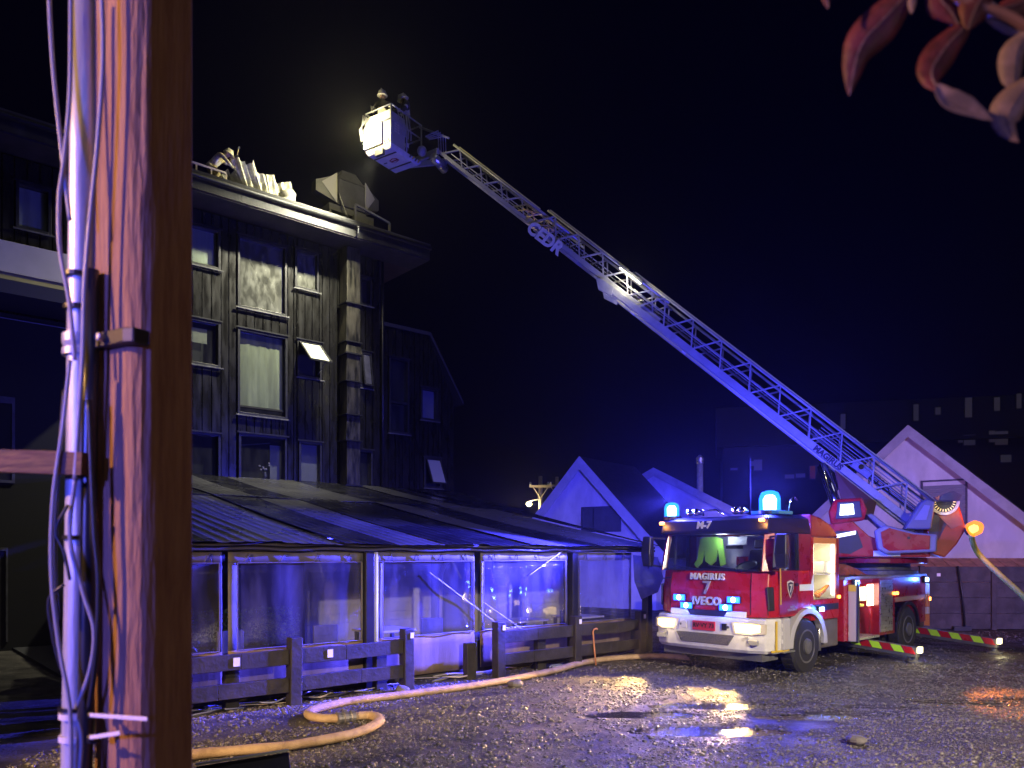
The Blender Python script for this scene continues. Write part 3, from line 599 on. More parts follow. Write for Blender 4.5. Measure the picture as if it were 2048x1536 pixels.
# curtains: (from, to) in photo columns, each a canvas border with a clear window
PAN = [(320, 445), (452, 727), (748, 950), (958, 1134), (1146, 1262)]
for i, (x0, x1) in enumerate(PAN):
    a, b = fs(x0, WF) + 0.02, fs(x1, WF) - 0.02; zt_, zb_ = EZ - 0.15, 0.12; wt, wb = EZ - 0.31, 0.80
    bl, br = (0.13, 0.04) if i != 3 else (0.06, 0.07)
    wv = lambda s_, z: WF - 0.02 + 0.012*math.sin(s_*7 + i) + 0.02*noise.noise(Vector((s_*1.5, z*1.2, i)))
    def strip(s0, s1, z0, z1, name, m, par, nn=10, kk=4, off=0.0):
        vs = [(s0 + (s1-s0)*p/nn, wv(s0 + (s1-s0)*p/nn, z0 + (z1-z0)*r_/kk) + off, z0 + (z1-z0)*r_/kk) for r_ in range(kk+1) for p in range(nn+1)]
        mb = MB(SF); mb.add(vs, [(r_*(nn+1)+p, r_*(nn+1)+p+1, (r_+1)*(nn+1)+p+1, (r_+1)*(nn+1)+p) for r_ in range(kk) for p in range(nn)])
        o = mb.build(name, m, par, smooth=True); so = o.modifiers.new('thick', 'SOLIDIFY'); so.thickness = 0.004; return o
    cu = strip(a, b, wt, zt_, 'curtain', CANV, terr, 24, 2)
    strip(a, a + bl, wb, wt, 'border', CANV, cu, 2, 6); strip(b - br, b, wb, wt, 'border', CANV, cu, 2, 6)
    strip(a + bl, b - br, wb, wt, 'clear_window', PVC, cu, 24, 8)
    strip(a, b, zb_, wb - 0.002, 'skirt', SKIRT, cu, 24, 4)
    mb = MB(SF); mb.tube([(a + bl, WF - 0.045, wt), (b - br, WF - 0.045, wt)], 0.008, 5).tube([(a + bl, WF - 0.045, wb), (b - br, WF - 0.045, wb)], 0.01, 5)
    mb.tube([(a + bl, WF - 0.045, wb), (a + bl, WF - 0.045, wt)], 0.008, 5).tube([(b - br, WF - 0.045, wb), (b - br, WF - 0.045, wt)], 0.008, 5)
    mb.build('welt', mat('welt', (0.12, 0.11, 0.13), 0.4), cu)
    n = max(2, int((b - a)/0.45))
    for k in range(n):
        x = a + (b-a)*(k + .5)/n
        MB(SF).tube([(x - 0.05, WF - 0.05, wt + 0.02), (x, WF - 0.07, zt_ - 0.02), (x + 0.05, WF - 0.05, wt + 0.02)], 0.007, 4).build('tie', CABLEB, cu)
# loose torn curtain at the right end, kick rails
mb = MB(SF); mb.add([(s_re - 0.62, WF - .03, EZ - .2), (s_re + .15, WF - .1, EZ - .25), (s_re + .25, WF - .18, 1.66), (s_re - .1, WF - .3, 1.35), (s_re - .45, WF - .12, 1.2), (s_re - .6, WF - .05, 1.6)], [(0, 1, 5), (1, 2, 5), (2, 3, 5), (3, 4, 5)])
o = mb.build('torn_flap', CANV, terr); so = o.modifiers.new('thick', 'SOLIDIFY'); so.thickness = 0.005
MB(SF).bx(s_l, s_re, WF + 0.1, WF + 0.16, 0.02, 0.75).build('kick_board', mat('dark_kick_board', (0.03, 0.028, 0.028), 0.7, vary=0.3), terr)
for (x0, y0, x1, y1) in ((860, 1145, 1005, 1255), (1140, 1092, 1060, 1150), (968, 1205, 1050, 1262)):
    a, b = fs(x0, WF - .1), fs(x1, WF - .1)
    MB(SF).tube([(a, WF - .09, fz(x0, y0, WF - .1)), (b, WF - .09, fz(x1, y1, WF - .1))], 0.008, 5).build('guy_rope', GREY, terr)
MB(SF).bx(s_l, s_re, WF + 0.2, -0.3, -0.02, 0.06).build('deck', mat('deck', (0.03, 0.03, 0.035), 0.7), terr)
# inside: siding wall with an arch, pictures
WI = WF + 3.0
SID = mat('white_siding', (0.44, 0.43, 0.48), 0.6, vary=0.06)
inn = MB(SF).bx(-2.0, 5.2, WI + 0.03, WI + 0.12, 0.06, 2.62).build('siding_wall', mat('siding_back', (0.2, 0.2, 0.22), 0.8), terr)
for k in range(14):
    z = 0.08 + k*0.18
    MB(SF).prism([(-2.0, WI + 0.028, z), (-2.0, WI - 0.012, z), (-2.0, WI + 0.012, z + 0.176), (-2.0, WI + 0.028, z + 0.176)], (3.0, 0, 0)).build('siding_board', SID, inn)
    if k > 1: MB(SF).prism([(2.4, WI + 0.028, z), (2.4, WI - 0.012, z), (2.4, WI + 0.012, z + 0.176), (2.4, WI + 0.028, z + 0.176)], (2.8, 0, 0)).build('siding_board', SID, inn)
pts = [(1.25, WI - 0.02, 0.1), (1.25, WI - 0.02, 1.6)] + [(1.75 - 0.5*math.cos(a), WI - 0.02, 1.6 + 0.55*math.sin(a)) for a in [math.pi*k/12 for k in range(1, 12)]] + [(2.25, WI - 0.02, 1.6), (2.25, WI - 0.02, 0.1)]
MB(SF).tube(pts, 0.05, 8).build('arch_frame', SID, inn, smooth=True)
for (x, z, a, b) in ((2.75, 1.72, .2, .15), (2.75, 1.45, .2, .1)): MB(SF).bx(x, x + 2*a, WI - 0.05, WI - 0.02, z, z + 2*b).build('picture', BLACK, inn)
MB(SF).bx(-5.7, -2.05, WF + 4.0, WF + 4.1, 0.06, 2.7).build('dark_partition', mat('navy_partition', (0.03, 0.03, 0.05), 0.7), terr)
# furniture inside, seen through the plastic
def table(s_, w_, lab):
    t = thing('dining_table', lab, 'table', SF @ Matrix.Translation((s_, w_, 0.06)), 'tables inside the terrace')
    MB().bx(-.45, .45, -.4, .4, .72, .76).build('tabletop', mat('pale_tabletop', (0.5, 0.48, 0.42), 0.4), t, bevel=0.008)
    for a in (-.38, .38):
        for b in (-.33, .33): MB().bx(a-.03, a+.03, b-.03, b+.03, 0, .719).build('leg', DGREY, t)
table(2.0, WF + 1.1, 'pale dining table behind the clear curtain with the arch'); table(3.6, WF + 1.0, 'pale dining table behind the right end clear curtain'); table(-1.3, WF + 1.2, 'pale dining table behind the middle clear curtain')
def chair(s_, w_, rz, lab):
    t = thing('chair', lab, 'chair', SF @ Mz((s_, w_, 0.06), rz), 'chairs inside the terrace')
    MB().bx(-.21, .21, -.21, .21, .43, .47).build('seat', DGREY, t, bevel=0.01); MB().bx(-.21, .21, .18, .215, .55, .95).build('backrest', DGREY, t, bevel=0.01)
    for a in (-.19, .19):
        MB().bx(a-.02, a+.02, -.2, -.16, 0, .429).build('leg', BLACK, t); MB().bx(a-.02, a+.02, .181, .214, 0, .549).build('leg', BLACK, t)
chair(-4.3, WF + 1.0, 180, 'dark chair behind the leftmost wide clear curtain'); chair(-2.7, WF + 0.9, 170, 'dark chair just left of the pale drain pipe inside the terrace'); chair(2.75, WF + .75, 190, 'dark chair beside the pale table under the arch curtain'); chair(-0.5, WF + .9, 160, 'dark chair beside the middle pale table in the terrace')
hd = thing('planter_hedge', 'low dark green hedge in a planter behind the wide clear curtain', 'hedge', SF @ Matrix.Translation((-4.2, WF + 2.2, 0.06)))
MB().bx(-1.6, 1.6, -.2, .2, 0, .5).build('planter', DGREY, hd, bevel=0.01)
n = 2600; P = rng.uniform(-1, 1, (n, 3)) * np.array([1.6, .28, .33]) + np.array([0, 0, .85]); vs = []; fcs = []
for i, p in enumerate(P):
    a = Vector(rng.normal(size=3)).normalized() * 0.05; b = a.orthogonal().normalized() * 0.025
    p = Vector(p); vs += [p - a, p + b, p + a, p - b]; fcs.append((4*i, 4*i+1, 4*i+2, 4*i+3))
lf = MB().add(vs, fcs).build('leaf_mass', mat('hedge_leaf', (0.04, 0.07, 0.03), 0.5), hd); lf['kind'] = 'stuff'

# ------------------------------------------------------------------ fence
WFN = -10.52; FP = [-3.885 + 1.945*k for k in range(-2, 5)]
def fence_post(par, s_, i):
    ln = random.uniform(-0.015, 0.015)
    p = MB(SF); p.loft([[(s_-.09, WFN-.09, -.05), (s_+.09, WFN-.09, -.05), (s_+.09, WFN+.09, -.05), (s_-.09, WFN+.09, -.05)],
                        [(s_-.088+ln, WFN-.088, .99), (s_+.088+ln, WFN-.088, .99), (s_+.088+ln, WFN+.088, .99), (s_-.088+ln, WFN+.088, .99)]])
    return p.build('post', FWOOD, par, bevel=0.012)
for (ks, lab, gp) in (((1, 2, 3), 'low dark timber rail fence left of the gap', (1, 2)), ((4, 5, 6), 'low dark timber rail fence right of the gap reaching the fire engine', (4, 5))):
    fn = thing('timber_fence', lab, 'fence', SF @ Matrix.Translation((FP[ks[1]], WFN, 0)))
    for k in ks:
        p = fence_post(fn, FP[k], k)
        if k in (3, 4, 5, 6): MB(SF).bx(FP[k] + .01, FP[k] + .075, WFN - .099, WFN - .092, .84, .93).build('reflector', PAPER, p)
    for k in gp:
        a, b = FP[k] + .093, FP[k+1] - .093
        for (z0, z1) in ((.60, .82), (.20, .41)):
            dz = random.uniform(-.015, .015); m_ = (a + b)/2 + random.uniform(-.2, .2)
            r1 = MB(SF).loft([[(a, WFN-.045, z0), (a, WFN+.03, z0), (a, WFN+.03, z1), (a, WFN-.045, z1)], [(m_-.003, WFN-.045, z0+dz), (m_-.003, WFN+.03, z0+dz), (m_-.003, WFN+.03, z1+dz), (m_-.003, WFN-.045, z1+dz)]]).build('rail', FWOOD, fn, bevel=0.006)
            MB(SF).loft([[(m_+.003, WFN-.043, z0+dz), (m_+.003, WFN+.03, z0+dz), (m_+.003, WFN+.03, z1+dz), (m_+.003, WFN-.043, z1+dz)], [(b, WFN-.043, z0), (b, WFN+.03, z0), (b, WFN+.03, z1), (b, WFN-.043, z1)]]).build('rail', FWOOD, fn, bevel=0.006)
            if z0 > .5 and k < 3:
                x = a + (.42 if k == 2 else .95); MB(SF).bx(x, x + .09, WFN - .054, WFN - .046, z0 + .05, z0 + .17).build('reflector', PAPER, r1)
# inner posts standing behind the fence
for i, px in enumerate((462, 760, 940, 1080)):
    x = fs(px, WFN + .28)
    o = MB(SF).bx(x - .1, x + .1, WFN + .22, WFN + .36, -.03, .62).build('stub_post', FWOOD, None, bevel=.01)
    tag(o, ['short dark stub post behind the left fence panel', 'short dark stub post behind the fence by the pale drain pipe', 'short dark stub post in the gap of the fence', 'short dark stub post behind the right fence panel'][i], 'post', 'stub posts behind the fence')
# strips, hoses and bits of debris lying behind the fence
STRIP = [mat('pale_strip', (0.38, 0.33, 0.27), 0.35, vary=0.2), mat('black_strip', (0.03, 0.03, 0.03), 0.3), mat('blue_strip', (0.2, 0.22, 0.42), 0.3)]
for k in range(34):
    s0 = random.uniform(-6.2, 3.6); ln = random.uniform(.4, 1.5); w_ = WFN + random.uniform(.12, .5); z = .02 + .012*(k % 5)
    pts = [(s0 + ln*i/6, w_ + .06*math.sin(i*.8 + k) , z + .012*math.sin(i + k)) for i in range(7)]
    o = MB(SF).tube(pts, random.choice((.008, .012, .016)), 6).build('loose_strip', random.choice(STRIP), None, smooth=True)
    tag(o, 'loose thin strip lying in the debris on the ground behind the fence', 'strip', 'thin strips lying behind the fence')
p = gnd(1192, 1330); top = at(1186, 1257, p.y)
o = MB(Matrix.Identity(4)).tube([p, (p.x - .03, p.y, .3), (top.x, top.y, top.z - .06), (top.x + .02, top.y, top.z - .015), (top.x + .07, top.y, top.z), (top.x + .09, top.y, top.z - .02)], .017, 8).build('bent_rod', mat('orange_rusty_rod', (0.5, 0.2, 0.09), .5, vary=.2), None, smooth=True)
tag(o, 'orange rusty rod with a hooked top stuck in the ground before the fence', 'rod')
def rock(px, py, r_, lab, m=STONE):
    c = gnd(px, py); mb = MB(Matrix.Translation(c)); mb.ball((0, 0, r_*.45), r_, 10, 7, (1.2, 1, .6))
    mb.v = [v * (1 + .25*noise.noise(v*9 + Vector((px, 0, 0)))) for v in mb.v]
    tag(mb.build('rock', m, None), lab, 'rock')
ROCKM = mat('pale_rock', (0.13, 0.12, 0.115), .7, vary=.2, vscale=8, bump=.4)
rock(1031, 1374, .12, 'rounded pale rock at the foot of the gap post', ROCKM); rock(1712, 1487, .10, 'flat pale rock lying alone in the right foreground gravel', ROCKM); rock(806, 1384, .1, 'pale rock at the foot of the fence post left of the gap', ROCKM)

# ------------------------------------------------------------------ fire hose on the ground
hp = [(300, 1536), (400, 1520), (480, 1512), (560, 1505), (630, 1494), (690, 1482), (735, 1467), (756, 1455), (757, 1446), (742, 1440), (712, 1442), (680, 1446), (645, 1446), (622, 1441), (618, 1434), (636, 1426), (690, 1413), (770, 1402), (850, 1392), (950, 1378), (1040, 1362), (1110, 1347), (1160, 1333), (1220, 1323), (1310, 1318), (1380, 1322)]
P = [gnd(x, y) for x, y in hp]
def smooth_path(P, n=6):
    out = []
    for i in range(len(P) - 1):
        a, b, c, d_ = P[max(i-1, 0)], P[i], P[i+1], P[min(i+2, len(P)-1)]
        for k in range(n):
            t = k / n; out.append(0.5*((2*b) + (c - a)*t + (2*a - 5*b + 4*c - d_)*t*t + (3*b - a - 3*c + d_)*t**3))
    return out + [P[-1]]
pth = smooth_path(P)
hz = [Vector((p.x, p.y, .062 + .005*noise.noise(p*2))) for p in pth]
fh = thing('fire_hose', 'tan canvas fire hose snaking across the gravel with a bend and coupling', 'hose', Matrix.Translation((hz[60].x, hz[60].y, 0)))
MB(Matrix.Identity(4)).tube(hz, [.070 + .006*noise.noise(p*3.1) for p in hz], 14, flat=.8).build('hose_body', HOSE, fh, smooth=True)
ic = min(range(len(hz)), key=lambda i: (hz[i] - Vector((gnd(690, 1445).x, gnd(690, 1445).y, .06))).length)
cd = (hz[ic+1] - hz[ic-1]).normalized()
cp = MB(Matrix.Identity(4)).lathe([(.073, -.12), (.09, -.115), (.09, -.07), (.078, -.06), (.078, -.02), (.094, -.015), (.094, .03), (.078, .04), (.078, .08), (.09, .085), (.09, .12), (.073, .125)], hz[ic], cd, 18).build('coupling', mat('dull_coupling', (.25, .24, .25), .4, metal=.7), fh)

# ------------------------------------------------------------------ utility pole in the foreground
Mc = Vector((-1.0227, 2.1, 0)); th = R(62.2); sa = .1837
ex = Vector((math.cos(th), math.sin(th), 0)); ey = Vector((-math.sin(th), math.cos(th), 0))
pole = thing('utility_pole', 'squared brown timber utility pole with pipes and cables strapped to its left side', 'utility pole', Matrix.Translation(Mc + (ex + ey)*sa/2))
pc = .022
plan = [Mc + ex*(sa - .006), Mc + ex*sa + ey*.006, Mc + (ex + ey)*sa, Mc + ey*sa, Mc + ey*.10] + [Mc + (ex + ey)*.055 - (ex*math.cos(a_) + ey*math.sin(a_))*.055 for a_ in [math.pi/2*q_/7 for q_ in range(8)]]
rings = []
for k in range(61):
    z = 6.5*k/60
    rings.append([Vector((p.x, p.y, z)) + (ex + ey)*0.004*noise.noise(Vector((i*3.1, z*1.3, 4))) for i, p in enumerate(plan)])
body = MB(Matrix.Identity(4)).loft(rings).build('pole_timber', WOODP, pole, smooth=False, bevel=0)
def pt(px, py, Y=2.16): return at(px, py, Y)
I4 = Matrix.Identity(4)
MB(I4).tube([pt(169, -60, 2.20), pt(168, 300, 2.20), pt(163, 640, 2.20), pt(161, 900, 2.20), pt(157, 1200, 2.20), pt(150, 1560, 2.20), (pt(150, 1560, 2.20).x, 2.20, 0)], .037, 16).build('conduit', PIPEM, pole, smooth=True)
MB(I4).tube([pt(182, 540, 2.15), pt(180, 800, 2.15), pt(176, 1100, 2.15), pt(172, 1400, 2.15), pt(168, 1560, 2.15)], .0215, 12).build('black_conduit', mat('black_conduit', (.03, .03, .033), .3), pole, smooth=True)
cabs = [([(97, -30), (105, 120), (122, 290), (140, 440)], .0055, CABLEG), ([(142, -30), (140, 180), (128, 320), (118, 400), (120, 500), (138, 600), (150, 720)], .0058, CABLEG),
        ([(203, -30), (206, 120), (196, 280), (182, 420), (170, 560), (166, 700), (160, 800), (150, 960)], .0065, CABLEG), ([(140, 720), (126, 850), (106, 1000), (103, 1150), (118, 1290), (140, 1420), (142, 1560)], .0055, CABLEG),
        ([(150, 960), (140, 1075), (165, 1180), (188, 1260), (180, 1340), (152, 1418)], .006, CABLEG), ([(178, 800), (188, 1050), (197, 1160), (193, 1300), (178, 1420)], .008, CABLEB),
        ([(136, 1010), (112, 1060), (128, 1105), (140, 1160)], .0045, CABLEB), ([(128, 1170), (98, 1200), (105, 1270), (122, 1340)], .0045, CABLEB), ([(128, 780), (116, 950), (110, 1100), (116, 1240)], .0045, CABLEB),
        ([(155, 1440), (163, 1480), (158, 1560)], .0055, CABLEG)]
for i, (pp, r_, m_) in enumerate(cabs):
    Yc = 2.105 - .006*(i % 4); MB(I4).tube(smooth_path([pt(x, y, Yc) for x, y in pp], 8), r_, 8).build('cable', m_, pole, smooth=True)
for (px, py, wv_) in ((160, 553, 1), (160, 618, 1), (158, 1075, 1), (150, 1416, 1)):
    c = pt(px, py, 2.19); MB(I4).lathe([(.038, -.006), (.043, -.006), (.043, .006), (.038, .006)], c, (0.02, 0, 1), 20, True).build('strap', CABLEB, pole)
c = pt(160, 692, 2.20); MB(I4).lathe([(.038, -.03), (.046, -.03), (.046, -.012), (.041, -.008), (.046, .006), (.046, .03), (.038, .03)], c, (0, 0, 1), 18, True).build('pipe_clamp', PIPEM, pole, smooth=False)
zc = c.z
br = MB(I4).prism([Mc + ey*.155 - ex*.030 + Vector((0, 0, zc-.022)), Mc + ey*.02 - ex*.03 + Vector((0, 0, zc-.022)), Mc + ex*.0 - ex*.02 - ey*.01 + Vector((0, 0, zc-.022)), Mc + ex*.03 - ey*.012 + Vector((0, 0, zc-.022)), Mc + ex*.03 - ey*.002 + Vector((0, 0, zc-.022)), Mc + ey*.155 - ex*.002 + Vector((0, 0, zc-.022))], (0, 0, .042)).build('bracket', mat('dark_bracket', (.05, .045, .045), .4, metal=.4), pole, bevel=.004)
MB(I4).lathe([(.012, 0), (.012, .02), (.008, .022)], Mc + ey*.10 - ex*.03 + Vector((0, 0, zc)), -ex, 6).build('bolt', ALU, br)
MB(I4).bar(at(-120, 918, 2.16), at(170, 928, 2.10), .03, .062).build('crossbar', mat('brown_crossbar', (.11, .05, .03), .7, vary=.3, vscale=6, stretch=(.5, 3, 3), bump=.4), pole)
for (x0, y0, x1, y1) in ((180, 1430, 295, 1438), (180, 1475, 240, 1466)):
    MB(I4).bar(pt(x0, y0, 2.08), pt(x1, y1, 2.0), .003, .011, (0, 0, 1)).build('zip_tie', TIE, pole, bevel=.001)
    c = pt(152, y0, 2.19); MB(I4).lathe([(.038, -.008), (.044, -.008), (.044, .008), (.038, .008)], c, (.03, 0, 1), 18, True).build('zip_tie', TIE, pole)
    MB(I4).ball(pt(183, y0 + 1, 2.09), .012, 8, 5).build('tie_head', BLACK, pole)
MB(I4).ball(pt(186, 1482, 2.1), .014, 8, 5, (1.3, 1, .6)).build('cable_end', BLACK, pole)

# dark box with a pale rim at the bottom edge
bb = thing('black_box', 'corner of a black box with pale rim at the bottom edge beside the pole', 'box', Matrix.Translation(at(480, 1560, 6.3)))
top = [at(392, 1532, 6.2), at(578, 1503, 6.6), at(584, 1560, 6.2), at(380, 1580, 5.9)]
MB(I4).loft([[p - Vector((0, 0, .5)) for p in top], top]).build('box_body', mat('black_box_plastic', (.006, .006, .009), .6, spec=.2), bb, bevel=.01)
MB(I4).bar(top[0] + Vector((0, -.01, .015)), top[1] + Vector((0, -.01, .015)), .02, .018).build('rim', mat('pale_rim', (.35, .37, .36), .4), bb)

# ------------------------------------------------------------------ red leaves on a twig, top right
tw = thing('leafy_twig', 'twig with dark red leaves hanging into the top right corner', 'twig', Matrix.Translation(at(2000, 40, 1.3)))
LEAF = mat('red_leaf', (.085, .012, .03), .6, vary=.35, vscale=26, stretch=(1, 1, 1), bump=.25, bscale=60)
LEAFU = mat('pale_leaf_underside', (.19, .13, .19), .65, vary=.3, vscale=26)
MB(I4).tube(smooth_path([at(2110, 90, 1.3), at(2020, 35, 1.3), at(1940, 8, 1.3), at(1850, -40, 1.3), at(1700, -70, 1.32)]), .0085, 8).build('stem', mat('twig_bark', (.2, .1, .11), .6), tw)
def leaf(pts, wid, m=LEAF, Y=1.3, dy=0.0, fold=.4):
    C = smooth_path([at(x, y, Y + dy*i) for i, (x, y) in enumerate(pts)], 5); n = len(C); mb = MB(I4); vs = []
    for i, p in enumerate(C):
        t = i/(n-1); T = (C[min(i+1, n-1)] - C[max(i-1, 0)]).normalized(); a = T.cross(Vector((0, 1, 0))).normalized()
        wd = wid/F*Y*.5*max(.02, math.sin(math.pi*t**.85))*(1 + .12*noise.noise(Vector((t*9, pts[0][0], 0))))
        vs += [p - a*wd + Vector((0, fold*wd, 0)), p - a*wd*.5 + Vector((0, fold*wd*.3, 0)), p, p + a*wd*.5 + Vector((0, fold*wd*.3, 0)), p + a*wd + Vector((0, fold*wd, 0))]
    mb.add(vs, [(5*i+j, 5*i+j+1, 5*i+j+6, 5*i+j+5) for i in range(n-1) for j in range(4)])
    o = mb.build('leaf', m, tw, smooth=True); so = o.modifiers.new('thick', 'SOLIDIFY'); so.thickness = .0006
    MB(I4).tube([p + Vector((0, -.001, 0)) for p in C], .0010, 5).build('midrib', LEAFU, o); return o
leaf([(1830, -30), (1775, 30), (1720, 95), (1698, 192)], 78, dy=.01)
leaf([(1945, 40), (1895, 90), (1862, 145), (1880, 185)], 62, dy=-.012); leaf([(1874, 168), (1890, 200), (1940, 222), (1986, 242)], 44, LEAFU, 1.26, fold=-.5)
leaf([(2060, 60), (2032, 100), (2025, 150), (2030, 186)], 52, LEAFU, 1.28); leaf([(2070, 150), (2030, 200), (2014, 240), (2036, 285)], 66, LEAFU, 1.27)
leaf([(1905, -40), (1880, -5), (1900, 22), (1916, 50)], 52, LEAF, 1.3); leaf([(1990, -40), (1960, 0), (1945, 30), (1935, 60)], 60, LEAF, 1.29); leaf([(1936, -20), (1985, 15), (2020, 50), (2048, 70)], 40, LEAFU, 1.31)
leaf([(1650, -60), (1652, -20), (1656, 18)], 22, LEAF); leaf([(1832, -40), (1826, 0), (1823, 28)], 18, LEAFU); leaf([(2080, -10), (2030, 10), (1990, 20)], 46, LEAF, 1.33)

# ------------------------------------------------------------------ concrete wall and houses behind
cw = thing('concrete_wall', 'long dark concrete panel wall behind the fire engine on the right', 'wall', Mz((14.0, 22.4, 0), -2.0))
WALLC = cw.matrix_world.copy()
for k in range(-4, 8):
    x0 = k*2.05; MB().bx(x0 - .07, x0 + .07, -.09, .07, -.1, 1.86).build('post', CONC, cw, bevel=.01)
    for r_ in range(4):
        MB().bx(x0 + .076, x0 + 1.974, -.045 + random.uniform(-.008, .008), .03, .02 + r_*.455, .02 + r_*.455 + .447).build('panel', CONC, cw, bevel=.008)
MB().tube([(-1.06, -.12, 1.85), (-.93, -.13, 1.0), (-.86, -.13, .1)], .03, 8).build('drain_hose', BLACK, cw, smooth=True)
MB().bx(-1.2, -.7, -.2, -.1, -.02, .1).build('drain_box', BLACK, cw)
MB().bx(-1.62, -1.52, -.06, -.047, 1.55, 1.64).build('wall_tag', PAPER, cw)
MB().bx(1.26, 1.31, -.06, -.047, 1.55, 1.6).build('wall_tag', PAPER, cw)
# tiled canopy strip behind the wall
cn = thing('tiled_canopy', 'low orange-lit tiled canopy strip just above the concrete wall', 'canopy', Mz((13.5, 23.6, 0), -2.0))
TILE = mat('orange_lit_tile', (.42, .2, .12), .6, vary=.25, vscale=4)  # orange light on the house ledge is put into the tile colour
for k in range(20): MB().prism([(-4.6 + k*.42, 0, 1.72 + .002*(k % 2)), (-4.6 + k*.42 + .4, 0, 1.72 + .002*(k % 2)), (-4.6 + k*.42 + .4, .7, 2.02), (-4.6 + k*.42, .7, 2.02)], (0, 0, .05)).build('tile', TILE, cn)
for k in range(6): MB().bar((-4.3 + k*1.5, .05, 0), (-4.3 + k*1.5, .05, 1.71), .08, .08).build('post', DGREY, cn)

def gable_house(name, label, apex, g, half, pitch, depth, trim, win, shutter=False, wallh=None, trimw=.42, tm=TRIMW):
    """a house whose gable faces the yard. local x along the gable, y into the house"""
    ang = math.degrees(math.atan2(g[1], g[0])); H = apex.z; eave = H - half*math.tan(R(pitch))
    h = thing(name, label, 'house', Mz((apex.x, apex.y, 0), ang)); T = math.tan(R(pitch))
    MB().prism([(-half + .1, 0, -.1), (half - .1, 0, -.1), (half - .1, 0, eave + .1*T - .12), (0, 0, H - .12), (-half + .1, 0, eave + .1*T - .12)], (0, depth, 0)).build('wall', PLASTER, h)
    for sg in (-1, 1):
        e = .35
        rf = MB().loft([[(0, -e, H + .02), (sg*(half + .5), -e, eave - .5*T + .02), (sg*(half + .5), depth, eave - .5*T + .02), (0, depth, H + .02)],
                        [(0, -e, H + .16), (sg*(half + .55), -e, eave - .5*T + .12), (sg*(half + .55), depth, eave - .5*T + .12), (0, depth, H + .16)]]).build('roof', ROOFD, h)
        MB().prism([(sg*.002, -e - .03, H + .17), (sg*(half + .5), -e - .03, eave - .5*T + .13), (sg*(half + .5), -e - .03, eave - .5*T + .13 - trimw), (sg*.002, -e - .03, H + .17 - trimw)], (0, .028, 0)).build('bargeboard', tm, rf)
        MB().prism([(sg*.002, -e + .005, H - .1), (sg*(half + .1), -e + .005, eave - .1*T - .1), (sg*(half + .1), -.003, eave - .1*T - .1), (sg*.002, -.003, H - .1)], (0, 0, -.04)).build('soffit', trim, rf)
    x0, x1, z0, z1 = win
    f = MB().bx(x0, x0 + .06, -.06, .0, z0, z1).bx(x1 - .06, x1, -.06, .0, z0, z1).bx(x0 + .06, x1 - .06, -.06, 0, z1 - .06, z1).bx(x0 + .06, x1 - .06, -.06, 0, z0, z0 + .06).build('window', mat('dark_window_frame', (.05, .045, .06), .5), h)
    if shutter:
        n = int((z1 - z0 - .12)/.13)
        for k in range(n): MB().prism([(x0 + .062, -.02, z0 + .062 + k*.13), (x0 + .062, -.05, z0 + .07 + k*.13), (x0 + .062, -.028, z0 + .062 + k*.13 + .125)], (x1 - x0 - .124, 0, 0)).build('slat', mat('grey_shutter_slat', (.2, .19, .22), .6), f)
    else:
        MB().bx(x0 + .06, x1 - .06, -.03, -.022, z0 + .06, z1 - .06).build('pane', GLASS, f)
        MB().bx(x0 + .06, x1 - .06, -.012, -.003, z0 + .06, z1 - .06).build('blind', mat('grey_blind', (.13, .125, .14), .7, vary=.1), f)
        MB().bx(x0 + (x1-x0)*.3, x0 + (x1-x0)*.3 + .05, -.05, -.032, z0 + .06, z1 - .06).build('mullion', TRIMB, f)
    return h
gable_house('gable_house', 'white gabled house with grey trim and slatted shutter behind the concrete wall at right', at(1820, 862, 27), (.80, -.60), 5.2, 43, 9, TRIMW, (.35, 1.75, 3.2, 4.75), True)
gable_house('gable_house', 'small white A-frame house with pale wide trim standing beyond the terrace roof', at(1168, 922, 32), (.80, -.60), 3.4, 46, 4.5, TRIMW2, (-.1, 1.75, 3.1, 4.15), False, trimw=.55, tm=TRIMW2)
gable_house('gable_house', 'white house with a shallow gable seen above the cab roof between the beacons', at(1310, 944, 36), (.93, -.37), 6.5, 28, 5, TRIMW, (2.8, 3.7, 2.0, 2.9), False, trimw=.4)
# far dark hotel on the slope with a few window blinds
fb = thing('far_building', 'large dark building far behind on the slope with rows of dim windows', 'building', Mz(at(1780, 1108, 62) - Vector((0, 0, 2.2)), -14))
MB().bx(-13, 16, 0, 10, 0, 11.2).build('wall', DARKB, fb)
MB().prism([(-13.5, -.5, 11.21), (16.5, -.5, 11.21), (16.5, 5, 15.5), (-13.5, 5, 15.5)], (0, 5.4, -.3)).build('roof', mat('far_roof', (.012, .01, .012), .8), fb)
WARMW = emis('warm_dim_window', (.5, .33, .16), .35)
def farwin(px, py, w_, h_, m=PALEW):
    Mi = RM[fb].inverted(); o = Mi @ Vector((0, 0, CAMH)); d_ = Mi.to_3x3() @ Vector(((px-1024)/F, 1, (HOR-py)/F)); t = (-.05 - o.y)/d_.y; p = o + d_*t
    k = 62/F*.5
    f = MB().bx(p.x - w_*k - .06, p.x + w_*k + .06, -.04, -.002, p.z - h_*k - .06, p.z + h_*k + .06).build('window', TRIMB, fb)
    MB().bx(p.x - w_*k, p.x + w_*k, -.06, -.041, p.z - h_*k, p.z + h_*k).build('blind', m, f)
for a in ((1516, 930, 16, 22), (1504, 927, 8, 10), (1579, 953, 18, 8), (1601, 951, 18, 8), (1939, 880, 20, 20), (1921, 879, 8, 12), (2003, 876, 22, 26), (1984, 873, 10, 22), (2012, 917, 18, 14), (1937, 815, 12, 38), (1994, 808, 10, 26), (2038, 802, 8, 28), (1832, 825, 9, 32), (1876, 822, 9, 14), (1686, 843, 9, 30), (1468, 938, 14, 4)): farwin(*a)
